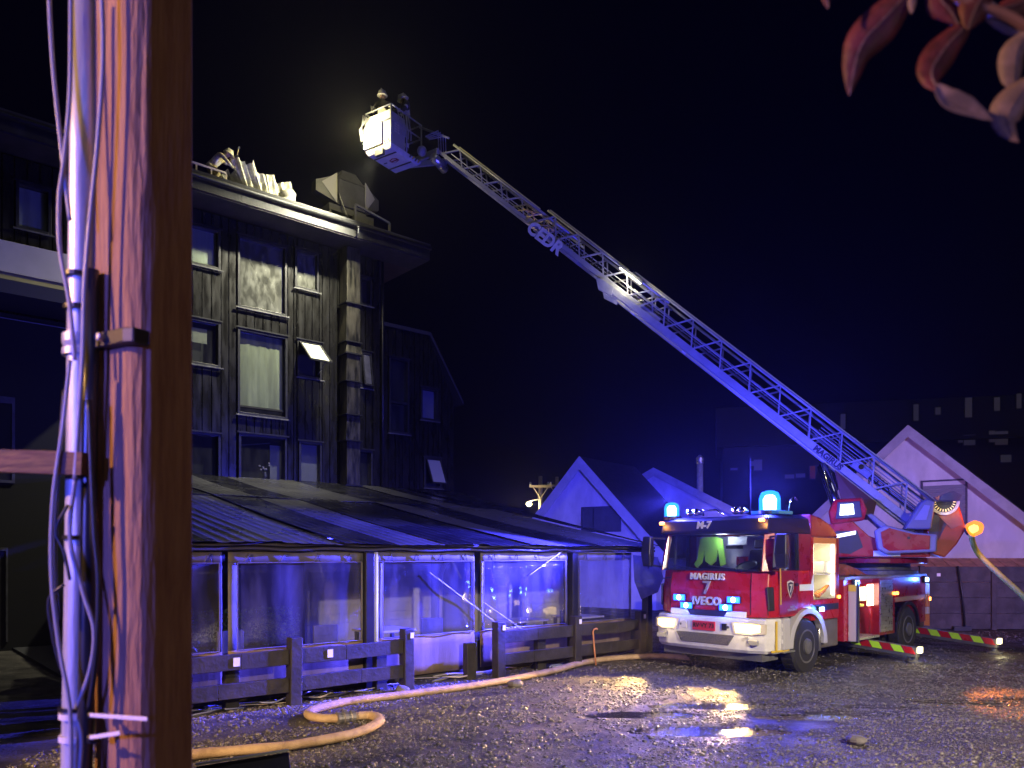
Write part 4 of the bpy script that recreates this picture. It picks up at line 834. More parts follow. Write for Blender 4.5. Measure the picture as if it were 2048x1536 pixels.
for a in ((1649, 949, 6, 5), (1660, 949, 6, 5), (1682, 947, 8, 6)): farwin(*a, WARMW)
farwin(1625, 945, 10, 26, mat('red_brown_door', (.4, .08, .05), .6))
ch = thing('chimney_pipe', 'thin grey chimney pipe with a cowl rising behind the fire engine cab', 'chimney', Matrix.Translation(at(1400, 1010, 40)))
MB().tube([(0, 0, -3), (0, 0, 2.1)], .16, 10).build('flue', GREY, ch, smooth=True)
MB().lathe([(.17, 2.12), (.2, 2.2), (.2, 2.45), (.06, 2.6)], (0, 0, 0), n=12).build('cowl', ALU, ch)
# two power poles
for (px, lab, Y, lampy) in ((1081, 'timber power pole with crossarm and a lit street lamp beyond the terrace', 44, True), (1114, 'second timber power pole half hidden by the white A-frame house', 50, False)):
    base = at(px, 1040, Y); ztop = at(px, 963, Y).z
    u_ = thing('power_pole', lab, 'utility pole', Matrix.Translation((base.x, Y, 0))); PW = mat('grey_pole_timber', (.3, .26, .22), .7)
    MB().tube([(0, 0, 0), (0, 0, ztop + .3)], [.16, .11], 8).build('pole', PW, u_, smooth=True)
    MB().bx(-.65, .65, -.16, -.112, ztop - .35, ztop - .22).build('crossarm', PW, u_)
    for sg in (-1, 1):
        MB().bar((sg*.4, -.13, ztop - .36), (sg*.02, -.13, ztop - .95), .04, .04).build('brace', PW, u_); MB().lathe([(.05, 0), (.07, .08), (.04, .18)], (sg*.58, -.14, ztop - .22), n=8).build('insulator', GREY, u_)
    if lampy:
        MB().bar((-.62, -.1, ztop - 1.15), (.0, -.1, ztop - 1.0), .05, .05).build('lamp_arm', ALU, u_)
        MB().ball((-.66, -.1, ztop - 1.3), .17, 10, 7, (1, 1, .8)).build('lamp_globe', emis('street_globe', (1, .82, .4), 12), u_, smooth=True)
        lamp('globe_light', 'POINT', (base.x - .66, Y - .45, ztop - 1.3), 260, (1, .78, .36), .15)

# ------------------------------------------------------------------ fire engine
TDEG = 42.5; TB = Vector((4.64, 15.15, 0)); TM = Mz(TB, TDEG)
tr = thing('fire_engine', 'red ladder fire engine with white bumper, blue beacons lit and turntable ladder raised', 'fire engine', TM)
TX = (TM.to_3x3() @ Vector((1, 0, 0))); TY = TM.to_3x3() @ Vector((0, 1, 0)); TZ = Vector((0, 0, 1))
def tw_(u, y, z): return TM @ Vector((u, y, z))
def ttext(body, size, u, y, z, face, m, par, **k):
    if face == 'front': return text(body, size, tw_(u, y, z), -TY, k.pop('up', TZ), m, par, **k)
    return text(body, size, tw_(u, y, z), TX, TZ, m, par, **k)
def sym(pts): return pts + [(u, -y) for u, y in reversed(pts) if abs(y) > 1e-6]
# cab lower shell
pl = sym([(.20, -1.2), (-.98, -1.2), (-1.22, -1.12), (-1.35, -.86), (-1.40, -.4), (-1.41, 0)])
def ringz(z, k=0.0, du=0.0): return [((u + du) if u < -.9 else u, y*(1 - k), z) for u, y in pl]
cab = MB().loft([ringz(1.07, .0, .0), ringz(1.10, 0), ringz(1.55, .0, .0), ringz(1.86, .012, .05), ringz(1.9, .02, .07)]).build('cab', RED, tr, bevel=.02, seg=3)
MB().bx(-1.2, .2, -.95, .95, .62, 1.068).build('engine_pan', BLACK, tr)
MB().bx(-1.1, 5.8, -.45, .45, .42, .618).build('chassis', BLACK, tr)
# bumper
bp_ = sym([(-.72, -1.24), (-1.16, -1.24), (-1.36, -1.14), (-1.46, -.86), (-1.50, -.4), (-1.505, 0)])
def rb(z, s_=1.0, du=0.0): return [(u + du, y*s_, z) for u, y in bp_]
bum = MB().loft([rb(.44, .97, .05), rb(.50, .99, .01), rb(.72), rb(.98), rb(1.04, .995, .02), rb(1.06, .98, .06)]).build('bumper', WHITE, tr, bevel=.015)
MB().bx(-1.3, -.75, -1.05, 1.05, .30, .438).build('under_bumper', mat('grey_underguard', (.10, .10, .11), .6, vary=.2), tr)
MB().prism([(-1.515, -.62, .75), (-1.515, .62, .75), (-1.515, .50, .565), (-1.515, -.50, .565)], (.03, 0, 0)).build('lower_grille', mat('grey_mesh', (.11, .11, .12), .6, vary=.4, vscale=60, bump=.4, bscale=90), bum, bevel=.01)
MB().prism([(-1.425, -.36, 1.065), (-1.425, .36, 1.065), (-1.425, .42, 1.17), (-1.425, -.42, 1.17)], (.03, 0, 0)).build('grille', mat('navy_grille', (.02, .02, .05), .4), cab)
for sg in (-1, 1): MB().prism([(-1.44, sg*.37, 1.065), (-1.435, sg*.80, 1.065), (-1.42, sg*.80, 1.17), (-1.43, sg*.43, 1.17)], (.05, 0, 0)).build('bumper_horn', WHITE, bum, bevel=.01)
for sg in (-1, 1):
    hp2 = [(-1.515, sg*.56, .99), (-1.50, sg*.96, .99), (-1.40, sg*1.17, .97), (-1.40, sg*1.17, .80), (-1.50, sg*.96, .78), (-1.515, sg*.62, .78)]
    hl = MB().prism(hp2, (.04, 0, 0)).build('headlight', mat('headlamp_surround', (.55, .5, .42), .2), bum)
    MB().prism([(-1.528, sg*.63, .965), (-1.515, sg*.96, .965), (-1.44, sg*1.09, .95), (-1.44, sg*1.09, .83), (-1.515, sg*.96, .81), (-1.528, sg*.66, .81)], (.03, 0, 0)).build('lens', HEADL, hl)
    MB().bx(-1.50, -1.44, sg*.98 - .09, sg*.98 + .09, .60, .69).build('fog_light', mat('fog_lamp_glass', (.3, .3, .3), .2), bum, bevel=.01)
    for (y, z) in ((.50, .89), (.50, .62)): MB().lathe([(.025, 0), (.025, .03)], (-1.525, sg*y, z), (1, 0, 0), 10).build('bolt_cap', DGREY, bum)
    MB().bx(-1.522, -1.49, sg*.86 - .02, sg*.86 + .02, .70, .745).build('washer', GREY, bum)
    h = tw_(-1.56, sg*.86, .88)
    lamp('headlight_beam', 'SPOT', h, 2400, (1, .60, .17), .07, aim=tw_(-6.0, sg*.86 - .5, -.3), size=50, blend=.6)
    lamp('headlight_glow', 'POINT', tw_(-1.72, sg*.86, .88), 6, (1, .76, .4), .05)
MB().bx(-1.53, -1.506, -.24, .24, .80, .97).build('number_plate', mat('red_plate', (.55, .03, .07), .4), bum, bevel=.004)
ttext('RV·VY 73', .115, -1.532, 0, .888, 'front', BLACK, bum, off=.002)
MB().bx(-1.525, -1.50, -.47, -.38, .83, .95).build('socket', BLACK, bum); MB().bx(-1.525, -1.50, .38, .5, .82, .95).build('flap', WHITE, bum, bevel=.006)
MB().prism([(-1.30, -1.216, .48), (-.75, -1.25, .47), (-.75, -1.25, .5), (-1.30, -1.216, .51)], (0, -.02, 0)).build('yellow_edge', mat('yellow_tape', (.7, .5, .05), .4), bum)
MB().bx(-1.19, -1.15, -1.262, -1.238, .50, 1.02).build('yellow_edge', mat('yellow_tape', (.7, .5, .05), .4), bum)
# windscreen, pillars, header
uw0, uw1 = -1.33, -1.16
ws = MB().prism([(uw0, -1.06, 1.90), (uw0, 1.06, 1.90), (uw1, 1.03, 2.56), (uw1, -1.03, 2.56)], (.012, 0, .003)).build('windscreen', CABG, cab)
for sg in (-1, 1):
    MB().loft([[(uw0 - .02, sg*1.06, 1.89), (uw0 + .12, sg*1.19, 1.89), (uw0 + .22, sg*1.12, 1.89), (uw0 + .05, sg*1.0, 1.89)], [(uw1 - .02, sg*1.03, 2.6), (uw1 + .1, sg*1.16, 2.6), (uw1 + .2, sg*1.1, 2.6), (uw1 + .05, sg*.98, 2.6)]]).build('pillar', RED, cab, bevel=.01)
MB().bx(uw0 - .015, uw0 + .02, -1.0, 1.0, 1.89, 1.925).build('windscreen_seal', BLACK, cab)
for y0 in (-.72, .1):
    MB().bar((uw0 - .04, y0, 1.9), (uw0 - .0, y0 + .75, 1.99), .012, .02).build('wiper', BLACK, cab)
hd = MB().loft([[(-1.24, -1.17, 2.57), (-1.24, 1.17, 2.57), (.2, 1.2, 2.57), (.2, -1.2, 2.57)], [(-1.27, -1.15, 2.62), (-1.27, 1.15, 2.62), (.2, 1.2, 2.62), (.2, -1.2, 2.62)], [(-1.20, -1.13, 2.84), (-1.20, 1.13, 2.84), (.2, 1.15, 2.86), (.2, -1.15, 2.86)], [(-1.05, -1.0, 2.90), (-1.05, 1.0, 2.90), (.2, 1.0, 2.94), (.2, -1.0, 2.94)]]).build('roof', mat('dark_visor', (.006, .006, .01), .45), cab, bevel=.02)
ttext('M-7', .19, -1.245, .18, 2.74, 'front', WHITE, hd, off=.008, up=Vector((0, 0, 1)) + TX*.25)
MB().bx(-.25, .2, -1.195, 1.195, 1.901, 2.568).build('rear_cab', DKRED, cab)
MB().bx(-.26, -.252, -1.0, 1.0, 1.92, 2.55).build('cab_back_panel', mat('pale_cab_lining', (.42, .42, .48), .7), cab)
for sg in (-1, 1):
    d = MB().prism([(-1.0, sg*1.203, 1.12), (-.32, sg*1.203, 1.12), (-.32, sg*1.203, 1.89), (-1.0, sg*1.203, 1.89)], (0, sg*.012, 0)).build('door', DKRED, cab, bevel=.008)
    MB().prism([(-1.03, sg*1.17, 1.905), (-.30, sg*1.18, 1.905), (-.30, sg*1.16, 2.56), (-.98, sg*1.15, 2.56)], (0, sg*.01, 0)).build('window_glass', CABG, d)
    MB().bar((-.75, sg*1.19, 1.905), (-.72, sg*1.17, 2.56), .03, .03).build('window_bar', GREY, d); MB().bar((-.30, sg*1.19, 1.9), (-.30, sg*1.18, 2.57), .06, .04).build('window_post', BLACK, d)
    MB().bx(-.46, -.34, sg*1.215 - .02, sg*1.215 + .02, 1.62, 1.67).build('handle', BLACK, d)
    MB().bar((-.98, sg*1.23, 1.3), (-.96, sg*1.2, 2.5), .02, .02).build('grab_rail', mat('yellow_rail', (.6, .4, .08), .4), d)
    # corner air intakes and mirrors
    MB().prism([(-1.27, sg*1.10, 1.62), (-1.14, sg*1.165, 1.62), (-1.12, sg*1.175, 1.2), (-1.24, sg*1.12, 1.2)], (-.012, sg*.03, 0)).build('air_intake', BLACK, cab, bevel=.02)
    mir = MB().bar((-1.15, sg*1.13, 2.5), (-1.30, sg*1.42, 2.52), .035, .035).build('mirror_arm', BLACK, cab)
    MB().bar((-1.15, sg*1.15, 1.94), (-1.28, sg*1.42, 1.98), .035, .035).build('mirror_arm', BLACK, cab)
    MB().loft([[(-1.36, sg*1.33, 1.95), (-1.36, sg*1.53, 1.95), (-1.22, sg*1.51, 1.95), (-1.22, sg*1.35, 1.95)], [(-1.40, sg*1.32, 2.2), (-1.40, sg*1.55, 2.2), (-1.2, sg*1.52, 2.2), (-1.2, sg*1.35, 2.2)], [(-1.36, sg*1.33, 2.55), (-1.36, sg*1.53, 2.55), (-1.22, sg*1.51, 2.55), (-1.22, sg*1.35, 2.55)]]).build('mirror_housing', BLACK, mir, bevel=.03, seg=3)
SH = [(-.115, .13), (0, .16), (.115, .13), (.10, 0), (0, -.17), (-.10, 0)]
em = MB().prism([(-.62 + a, -1.218, 1.57 + b) for a, b in SH], (0, -.006, 0)).build('shield', mat('shield_white', (.6, .6, .62), .4), cab)
MB().prism([(-.62 + a*.8, -1.2245, 1.57 + b*.8) for a, b in SH], (0, -.004, 0)).build('shield_field', mat('shield_navy', (.02, .02, .06), .4), em)
ttext('7', .2, -.62, -1.231, 1.575, 'side', WHITE, em, off=.004)
ttext('160E30\nEUROCARGO', .055, -.55, -1.22, 1.22, 'side', GREY, cab)
ttext('MAGIRUS', .165, -1.405, 0, 1.78, 'front', WHITE, cab, off=.004, ext=.02, space=1.08, up=Vector((0, 0, 1)) + TX*.12)
ttext('7', .34, -1.425, 0, 1.57, 'front', mat('silver_numeral', (.3, .28, .32), .3), cab, ext=.02, off=.004)
ttext('IVECO', .21, -1.427, 0, 1.33, 'front', mat('pale_chrome', (.55, .55, .6), .3, metal=.2), cab, off=.006, ext=.022)
for z_ in (1.855, 1.115):
    for sg in (-1, 1): MB().bar((-1.414 + (.055 if z_ > 1.5 else 0), sg*.01, z_), (-1.362 + (.055 if z_ > 1.5 else 0), sg*.84, z_), .008, .010).build('panel_gap', BLACK, cab)
for sg in (-1, 1):
    MB().bar((-1.357, sg*.86, 1.12), (-1.357, sg*.86, 1.55), .008, .012).build('panel_gap', BLACK, cab); MB().bar((-1.357, sg*.86, 1.552), (-1.305, sg*.85, 1.86), .008, .012).build('panel_gap', BLACK, cab)
    MB().bar((-1.225, sg*1.122, 1.12), (-1.225, sg*1.122, 1.55), .010, .012).build('panel_gap', BLACK, cab)
MB().prism([(-1.385, .80, 1.76), (-1.385, 1.0, 1.74), (-1.385, 1.0, 1.72), (-1.385, .80, 1.74)], (-.02, 0, 0)).build('grab_handle', BLACK, cab)
for (y, z) in ((.58, 1.38), (-.58, 1.38), (.42, 1.235), (-.42, 1.235)):
    s_ = MB().bx(-1.455, -1.405, y - .13, y + .13, z - .06, z + .06).build('strobe', BLACK, cab, bevel=.01)
    MB().bx(-1.472, -1.456, y - .125, y + .125, z - .055, z + .055).build('lens', BLUES, s_, bevel=.004)  # wide blue plate stands in for the halo around the core
    MB().lathe([(.050, 0), (.042, -.012), (.01, -.018)], (-1.473, y, z), (1, 0, 0), 10).build('lens', BLUEC, s_)
    lamp('strobe_light', 'POINT', tw_(-1.56, y, z), 9, (.05, .10, 1), .03)
# seats, vest, wheel
for (y, nm) in ((-.55, 0), (.55, 1)):
    MB().loft([[(-.55, y-.24, 1.9), (-.55, y+.24, 1.9), (-.42, y+.24, 1.9), (-.42, y-.24, 1.9)], [(-.50, y-.22, 2.28), (-.50, y+.22, 2.28), (-.38, y+.22, 2.28), (-.38, y-.22, 2.28)]]).build('seat', BLACK, cab, bevel=.04, seg=3)
    MB().bx(-.50, -.40, y-.13, y+.13, 2.3, 2.48).build('headrest', BLACK, cab, bevel=.03)
v = [(.58, 2.49), (.46, 2.53), (.22, 2.53), (.10, 2.49), (.02, 2.0), (.12, 1.96), (.18, 2.3), (.24, 2.06), (.34, 1.98), (.46, 2.06), (.48, 2.28), (.56, 2.02), (.66, 1.93), (.72, 2.0), (.64, 2.1)]
MB().prism([(-.62, y + .1, z) for y, z in v], (.05, 0, 0)).build('safety_vest', mat('lime_vest', (.35, .85, .08), .7), cab)
MB().lathe([(.19, -.015), (.22, 0), (.19, .015), (.17, 0)], (-.95, -.55, 1.98), (-.5, 0, 1), 20).build('steering_wheel', BLACK, cab)
MB().bx(-.7, -.5, -.2, .05, 2.3, 2.36).build('radio_unit', BLACK, cab); MB().bx(-.62, -.5, -.3, -.13, 1.95, 2.15).build('red_bag', RED, cab)
MB().bx(-.5, -.46, -.28, .12, 2.38, 2.53).build('white_box', WHITE, cab)
lamp('cab_light', 'POINT', tw_(-.75, .1, 2.5), 14, (.8, .82, 1), .1)
# beacons
def beacon(u, y, z, r_, pw, aim, bw, nm='beacon'):
    b = MB().lathe([(r_*1.15, -.06), (r_*1.15, 0), (r_*.9, .01)], (u, y, z), n=18).build(nm, BLACK, cab)
    MB().lathe([(r_, .011), (r_, r_*1.2), (r_*.8, r_*1.75), (r_*.3, r_*1.95)], (u, y, z), n=18).build('dome', BLUEL, b, smooth=True)
    MB().lathe([(r_*.62, .02), (r_*.66, r_*1.1), (r_*.4, r_*1.5)], (u, y, z), n=12).build('bulb', BLUEC, b, smooth=True)
    p = tw_(u, y, z + r_*2.3); lamp('beacon_light', 'POINT', tw_(u - .05, y, z + r_*2.25), pw, (.05, .05, 1), .06); lamp('beacon_beam', 'SPOT', p, bw, (.055, .05, 1), .05, aim=aim, size=58, blend=.7)
beacon(-1.0, 1.08, 2.94, .145, 1800, (-2.0, 14.0, 1.7), 56000); beacon(-.55, -.78, 3.0, .19, 2000, (4.2, 31.0, 4.5), 14000)
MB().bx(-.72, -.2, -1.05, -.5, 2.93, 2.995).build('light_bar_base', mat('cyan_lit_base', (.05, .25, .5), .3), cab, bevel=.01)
for (y, u) in ((1.14, -1.24), (-1.02, -1.26)):
    m_ = MB().bx(u - .03, u + .03, y - .05, y + .05, 2.77, 2.83).build('marker_light', AMBER, cab, bevel=.015); lamp('marker_glow', 'POINT', tw_(u - .1, y, 2.8), 7, (1, .4, .08), .03)
MB().tube([(-1.0, .35, 2.93), (-1.02, .33, 3.03), (-1.02, .05, 3.03), (-1.0, -.1, 2.93)], .018, 8).build('roof_bar', CHROME, cab, smooth=True)
for y in (.62, .48, -.38, -.5):
    MB().lathe([(.07, 0), (.075, .02), (.05, .2), (.02, .24)], (-1.08, y, 3.0), (1, 0, 0), 14).build('horn', CHROME, cab, smooth=True)
MB().tube([(-.3, -1.0, 2.9), (-.3, -1.06, 3.2), (-.22, -1.08, 3.27), (-.1, -1.08, 3.2)], .012, 6).build('antenna', CHROME, cab, smooth=True)
MB().tube([(-.6, -.42, 2.9), (-.62, -.42, 4.0)], .006, 5).build('antenna', BLACK, cab)
# wheels
def wheel(u, y, r_, wd, rimm=GREY):
    t = MB().lathe([(r_*.62, -wd/2), (r_*.93, -wd/2), (r_, -wd*.36), (r_, wd*.36), (r_*.93, wd/2), (r_*.62, wd/2)], (u, y, r_ - .02), (0, 1, 0), 36).build('wheel', RUBBER, tr, smooth=False)
    sg = -1 if y < 0 else 1; ya = y + sg*wd*.5
    MB().lathe([(r_*.615, -.16), (r_*.615, .005), (r_*.56, .01), (r_*.5, -.06), (r_*.3, -.09), (r_*.28, .03), (r_*.2, .05), (.02, .05)], (u, ya, r_ - .02), (0, sg, 0), 28).build('rim', mat('dusty_rim', (.10, .10, .11), .55, vary=.3), t, smooth=False)
    for k in range(8):
        a = 2*math.pi*k/8; MB().lathe([(.018, 0), (.018, .03)], (u + r_*.4*math.cos(a), ya - sg*.07, r_ - .02 + r_*.4*math.sin(a)), (0, sg, 0), 6).build('nut', ALU, t)
    mb = MB(); nb = 30      # tread blocks
    for k in range(nb):
        a0 = 2*math.pi*k/nb; a1 = a0 + 2*math.pi/nb*.55
        for (ya_, yb_) in ((-wd*.36, -wd*.05), (wd*.02, wd*.34)):
            q_ = [(u + rr*math.cos(a), y + yy, r_ - .02 + rr*math.sin(a)) for yy in (ya_, yb_) for (a, rr) in ((a0, r_ - .005), (a1, r_ - .005), (a1, r_ + .012), (a0, r_ + .012))]
            mb.add(q_, [(0,1,2,3),(7,6,5,4),(0,4,5,1),(1,5,6,2),(2,6,7,3),(3,7,4,0)])
    o = mb.build('tread', RUBBER, t)
for sg in (-1, 1):
    wheel(0, sg*1.07, .51, .30); wheel(4.8, sg*1.09, .51, .28); wheel(4.8, sg*.74, .51, .28)
# front mudguards with steps
for sg in (-1, 1):
    n = 14; A = [math.pi*(1.0 - k/n) for k in range(n + 1)]
    pr = [(.60*math.cos(a), .50 + .60*math.sin(a)) for a in A]; po = [(.74*math.cos(a), .50 + .70*math.sin(a)) for a in A]
    MB().prism([(u, sg*1.14, z) for u, z in po] + [(u, sg*1.14, z) for u, z in reversed(pr)], (0, sg*.13, 0)).build('mudguard', mat('pale_grey_guard', (.42, .42, .47), .5), tr, bevel=.01)
    MB().prism([(u*.98, sg*.9, .50 + (z-.5)*.98) for u, z in po] + [(u*1.01, sg*.9, .5 + (z-.5)*1.01) for u, z in reversed(pr)], (0, sg*.238, 0)).build('inner_arch', BLACK, tr)
    stp = MB().bx(-.98, -.755, sg*1.2 - .09, sg*1.2 + .05, .50, 1.06).build('step', mat('pale_grey_guard', (.42, .42, .47), .5), tr, bevel=.015)
    for z in (.62, .76, .90): MB().bx(-.99, -.77, sg*1.25 - .02, sg*1.25 + .02, z, z + .07).build('tread', WHITE, stp, bevel=.008)
MB().bx(-.98, -.60, -1.3, -1.2, .45, .478).build('step_plate', ALU, tr)
# equipment locker behind the cab, open on the near side
LK = [(.205, .95), (1.30, .95), (1.36, 1.6), (1.36, 2.5), (1.28, 2.62), (1.0, 2.78), (.6, 2.9), (.205, 2.95)]
lk = MB().prism([(u, 1.2, z) for u, z in LK], (0, -1.75, 0)).build('locker', RED, tr, bevel=.02)
mb = MB()
MB().prism([(u, -.552, z) for u, z in [(.205, 2.52), (1.36, 2.52), (1.28, 2.62), (1.0, 2.78), (.6, 2.9), (.205, 2.95)]], (0, -.64, 0)).build('roof_part', DKRED, lk, bevel=.03)
MB().bx(.205, .30, -1.2, -.552, 1.332, 2.518).build('jamb', RED, lk); MB().bx(1.235, 1.36, -1.2, -.552, 1.332, 2.518).build('jamb', DKRED, lk)
MB().bx(.205, 1.36, -1.2, -.552, .95, 1.33).build('lower_side', RED, lk)
INW = mat('locker_white', (.6, .58, .5), .5)
MB().bx(.302, 1.233, -.56, -.553, 1.335, 2.515).build('back_panel', INW, lk); MB().bx(.302, 1.233, -1.18, -.561, 1.332, 1.345).build('locker_floor', ALU, lk)
MB().bx(.301, .306, -1.18, -.561, 1.346, 2.515).build('side_panel', INW, lk); MB().bx(1.229, 1.234, -1.18, -.561, 1.346, 2.515).build('side_panel', INW, lk)
MB().bx(.307, 1.228, -1.18, -.561, 1.80, 1.82).build('shelf', INW, lk)
MB().bx(.31, 1.22, -1.21, -1.14, 2.40, 2.51).build('shutter_roll', mat('orange_shutter_roll', (.55, .2, .05), .4), lk, bevel=.01)
for u in (.36, 1.19): MB().bx(u - .015, u + .015, -1.165, -1.13, 1.4, 2.38).build('lamp_strip', LAMPW, lk)
lamp('locker_light', 'POINT', tw_(.76, -1.0, 2.25), 12, (1, .84, .44), .06); lamp('locker_light', 'POINT', tw_(.76, -1.05, 1.66), 6, (1, .82, .4), .06)
MB().bx(.95, 1.2, -1.1, -.85, 1.83, 2.05).build('white_box', WHITE, lk, bevel=.01)
for k in range(7):
    a = k*.9; MB().tube([(.72 + .06*k + .05*math.cos(t), -1.07 + .06*math.sin(t*1.3), 1.40 + .025*k + .03*math.sin(t)) for t in [i*.5 + a for i in range(14)]], .02, 6).build('orange_cable', mat('orange_cable', (.65, .22, .05), .5), lk, smooth=True)
MB().prism([(.205, -1.202, 1.52), (.30, -1.202, 1.52), (.30, -1.202, 1.84), (.20, -1.202, 1.66)], (0, -.003, 0)).build('white_stripe', mat('reflective_white', (.65, .72, .68), .4), lk)
MB().prism([(-.24, -1.2, 1.52), (.2, -1.205, 1.52), (.2, -1.205, 1.64), (-.24, -1.2, 1.64)], (0, -.004, 0)).build('white_stripe', mat('reflective_white', (.65, .72, .68), .4), cab)
MB().bx(.22, 1.34, -1.204, -1.2005, 1.12, 1.24).build('dark_stripe', mat('navy_stripe', (.02, .02, .05), .4), lk)
s_ = MB().bx(.42, .60, -1.25, -1.205, 1.11, 1.2).build('strobe', BLACK, lk); MB().bx(.44, .58, -1.275, -1.251, 1.12, 1.19).build('lens', BLUEC, s_)
lamp('strobe_light', 'POINT', tw_(.5, -1.36, 1.15), 30, (.05, .15, 1), .03)
MB().bx(.62, 1.45, -1.15, -.6, .38, .948).build('side_tank', mat('grey_brown_tank', (.10, .085, .085), .5, vary=.2), tr, bevel=.04)
MB().tube([(.56, -1.18, .36), (.56, -1.18, .95)], .04, 10).build('exhaust_stack', ALU, tr, smooth=True)
for (u, z) in ((1.33, 1.36), (2.0, 1.0)): MB().bx(u - .03, u + .03, -1.24, -1.205, z - .03, z + .03).build('side_marker', AMBER, tr, bevel=.008)
# rear body
body = MB().bx(1.62, 5.95, -.55, 1.2, .62, 1.68).build('body', RED, tr, bevel=.015)
MB().bx(1.60, 5.97, -1.22, 1.22, 1.683, 1.74).build('deck', mat('deck_plate', (.25, .2, .18), .5, metal=.3, vary=.2), tr, bevel=.01)
MB().bx(1.62, 1.98, -1.18, -.552, .45, 1.68).build('front_column', RED, body)
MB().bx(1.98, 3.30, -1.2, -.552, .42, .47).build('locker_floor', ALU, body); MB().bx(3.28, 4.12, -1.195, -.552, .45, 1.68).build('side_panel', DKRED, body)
for k in range(14): MB().bx(3.34, 3.98, -1.212, -1.196, .52 + k*.08, .52 + k*.08 + .074).build('shutter_slat', ALU, body)
MB().bx(1.98, 3.30, -1.19, -.552, 1.58, 1.68).build('locker_top', RED, body)
MB().bx(1.982, 3.278, -.56, -.553, .47, 1.579).build('back_panel', mat('locker_beige', (.5, .47, .36), .5), body)
dr = MB().bx(1.80, 1.86, -1.36, -1.19, .44, 1.58).build('locker_door', mat('tan_door', (.5, .43, .36), .45), body, bevel=.01)
MB().bx(1.79, 1.87, -1.39, -1.361, .43, 1.66).build('door_edge', mat('navy_edge', (.03, .03, .06), .4), dr); MB().bx(1.785, 1.799, -1.35, -1.2, 1.45, 1.58).build('yellow_band', mat('yellow_tape', (.7, .5, .05), .4), dr)
MB().bx(2.1, 3.1, -1.0, -.7, 1.2, 1.5).build('pale_panel', mat('pale_yellow_panel', (.62, .62, .38), .5), body, bevel=.01)
MB().bx(2.98, 3.24, -1.1, -1.07, 1.1, 1.55).build('lamp_strip', LAMPW, body)
lamp('locker_light', 'POINT', tw_(2.9, -1.06, 1.42), 14, (1, .88, .52), .05)
MB().bx(2.3, 2.95, -1.02, -.75, 1.08, 1.14).build('yellow_tool', mat('yellow_tool', (.6, .55, .05), .5), body, bevel=.01)
for k in range(4): MB().lathe([(.17, -.03), (.2, 0), (.17, .03), (.14, 0)], (2.2 + .03*k, -.98 + .06*k, .85 - .02*k), (.3, 1, .1*k), 18).build('coiled_hose', BLACK, body, smooth=True)
MB().lathe([(.09, 0), (.1, .05), (.1, .5), (.03, .58), (.03, .66)], (2.75, -.9, .48), (0, 0, 1), 14).build('red_cylinder', RED, body, smooth=True)
MB().tube([(3.1, -1.1, .5), (3.05, -1.12, .9), (3.02, -1.1, 1.1)], .03, 8).build('red_pipe', RED, body, smooth=True); MB().bx(2.0, 2.2, -1.1, -.8, .475, .75).build('white_box', WHITE, body, bevel=.02)
MB().tube([(2.62, -1.05, .55), (2.5, -1.08, .8), (2.62, -1.05, 1.02)], .012, 6).build('white_hose', WHITE, body, smooth=True)
MB().bx(4.12, 5.95, -1.195, -.552, 1.12, 1.68).build('side_panel', DKRED, body, bevel=.01); MB().bx(5.45, 5.95, -1.195, -.552, .6, 1.118).build('side_panel', DKRED, body, bevel=.01)
MB().bx(4.14, 5.93, -1.2, -1.196, 1.14, 1.24).build('reflective_band', mat('brown_reflective', (.3, .2, .14), .4), body)
n = 12; A = [math.pi*(1 - k/n) for k in range(n + 1)]
MB().prism([(4.8 + .66*math.cos(a), -1.2, .52 + .6*math.sin(a)) for a in A] + [(4.8 + .58*math.cos(a), -1.2, .52 + .54*math.sin(a)) for a in reversed(A)], (0, -.05, 0)).build('mudguard', BLACK, body)
MB().bx(5.5, 5.95, -1.15, 1.15, .45, .6).build('rear_step', DGREY, body)
for (z0, z1, m_) in ((1.25, 1.5, 'w'), (.95, 1.24, 'o'), (.78, .94, 'w'), (.5, .77, 'o')):
    MB().bx(5.955, 6.0, -1.27, -1.16, z0, z1).build('warning_bar', mat('white_warn', (.6, .5, .4), .4) if m_ == 'w' else mat('orange_warn', (.65, .22, .06), .4), body)
MB().bx(5.97, 6.0, -1.3, -1.22, 1.1, 1.18).build('tail_marker', AMBER, body)
for (u, y, z) in ((2.0, -1.26, 1.62), (5.8, -1.25, 1.6)):
    s_ = MB().bx(u - .09, u + .09, y - .02, y + .04, z - .06, z + .06).build('strobe', BLACK, body); MB().bx(u - .07, u + .07, y - .045, y - .021, z - .045, z + .045).build('lens', BLUEC, s_, bevel=.006)
    lamp('strobe_light', 'POINT', tw_(u, y - .14, z), 34, (.05, .15, 1), .03)
for u in (4.05, 4.2): MB().bx(u - .03, u + .03, -1.24, -1.2, 1.3, 1.36).build('side_marker', AMBER, body)
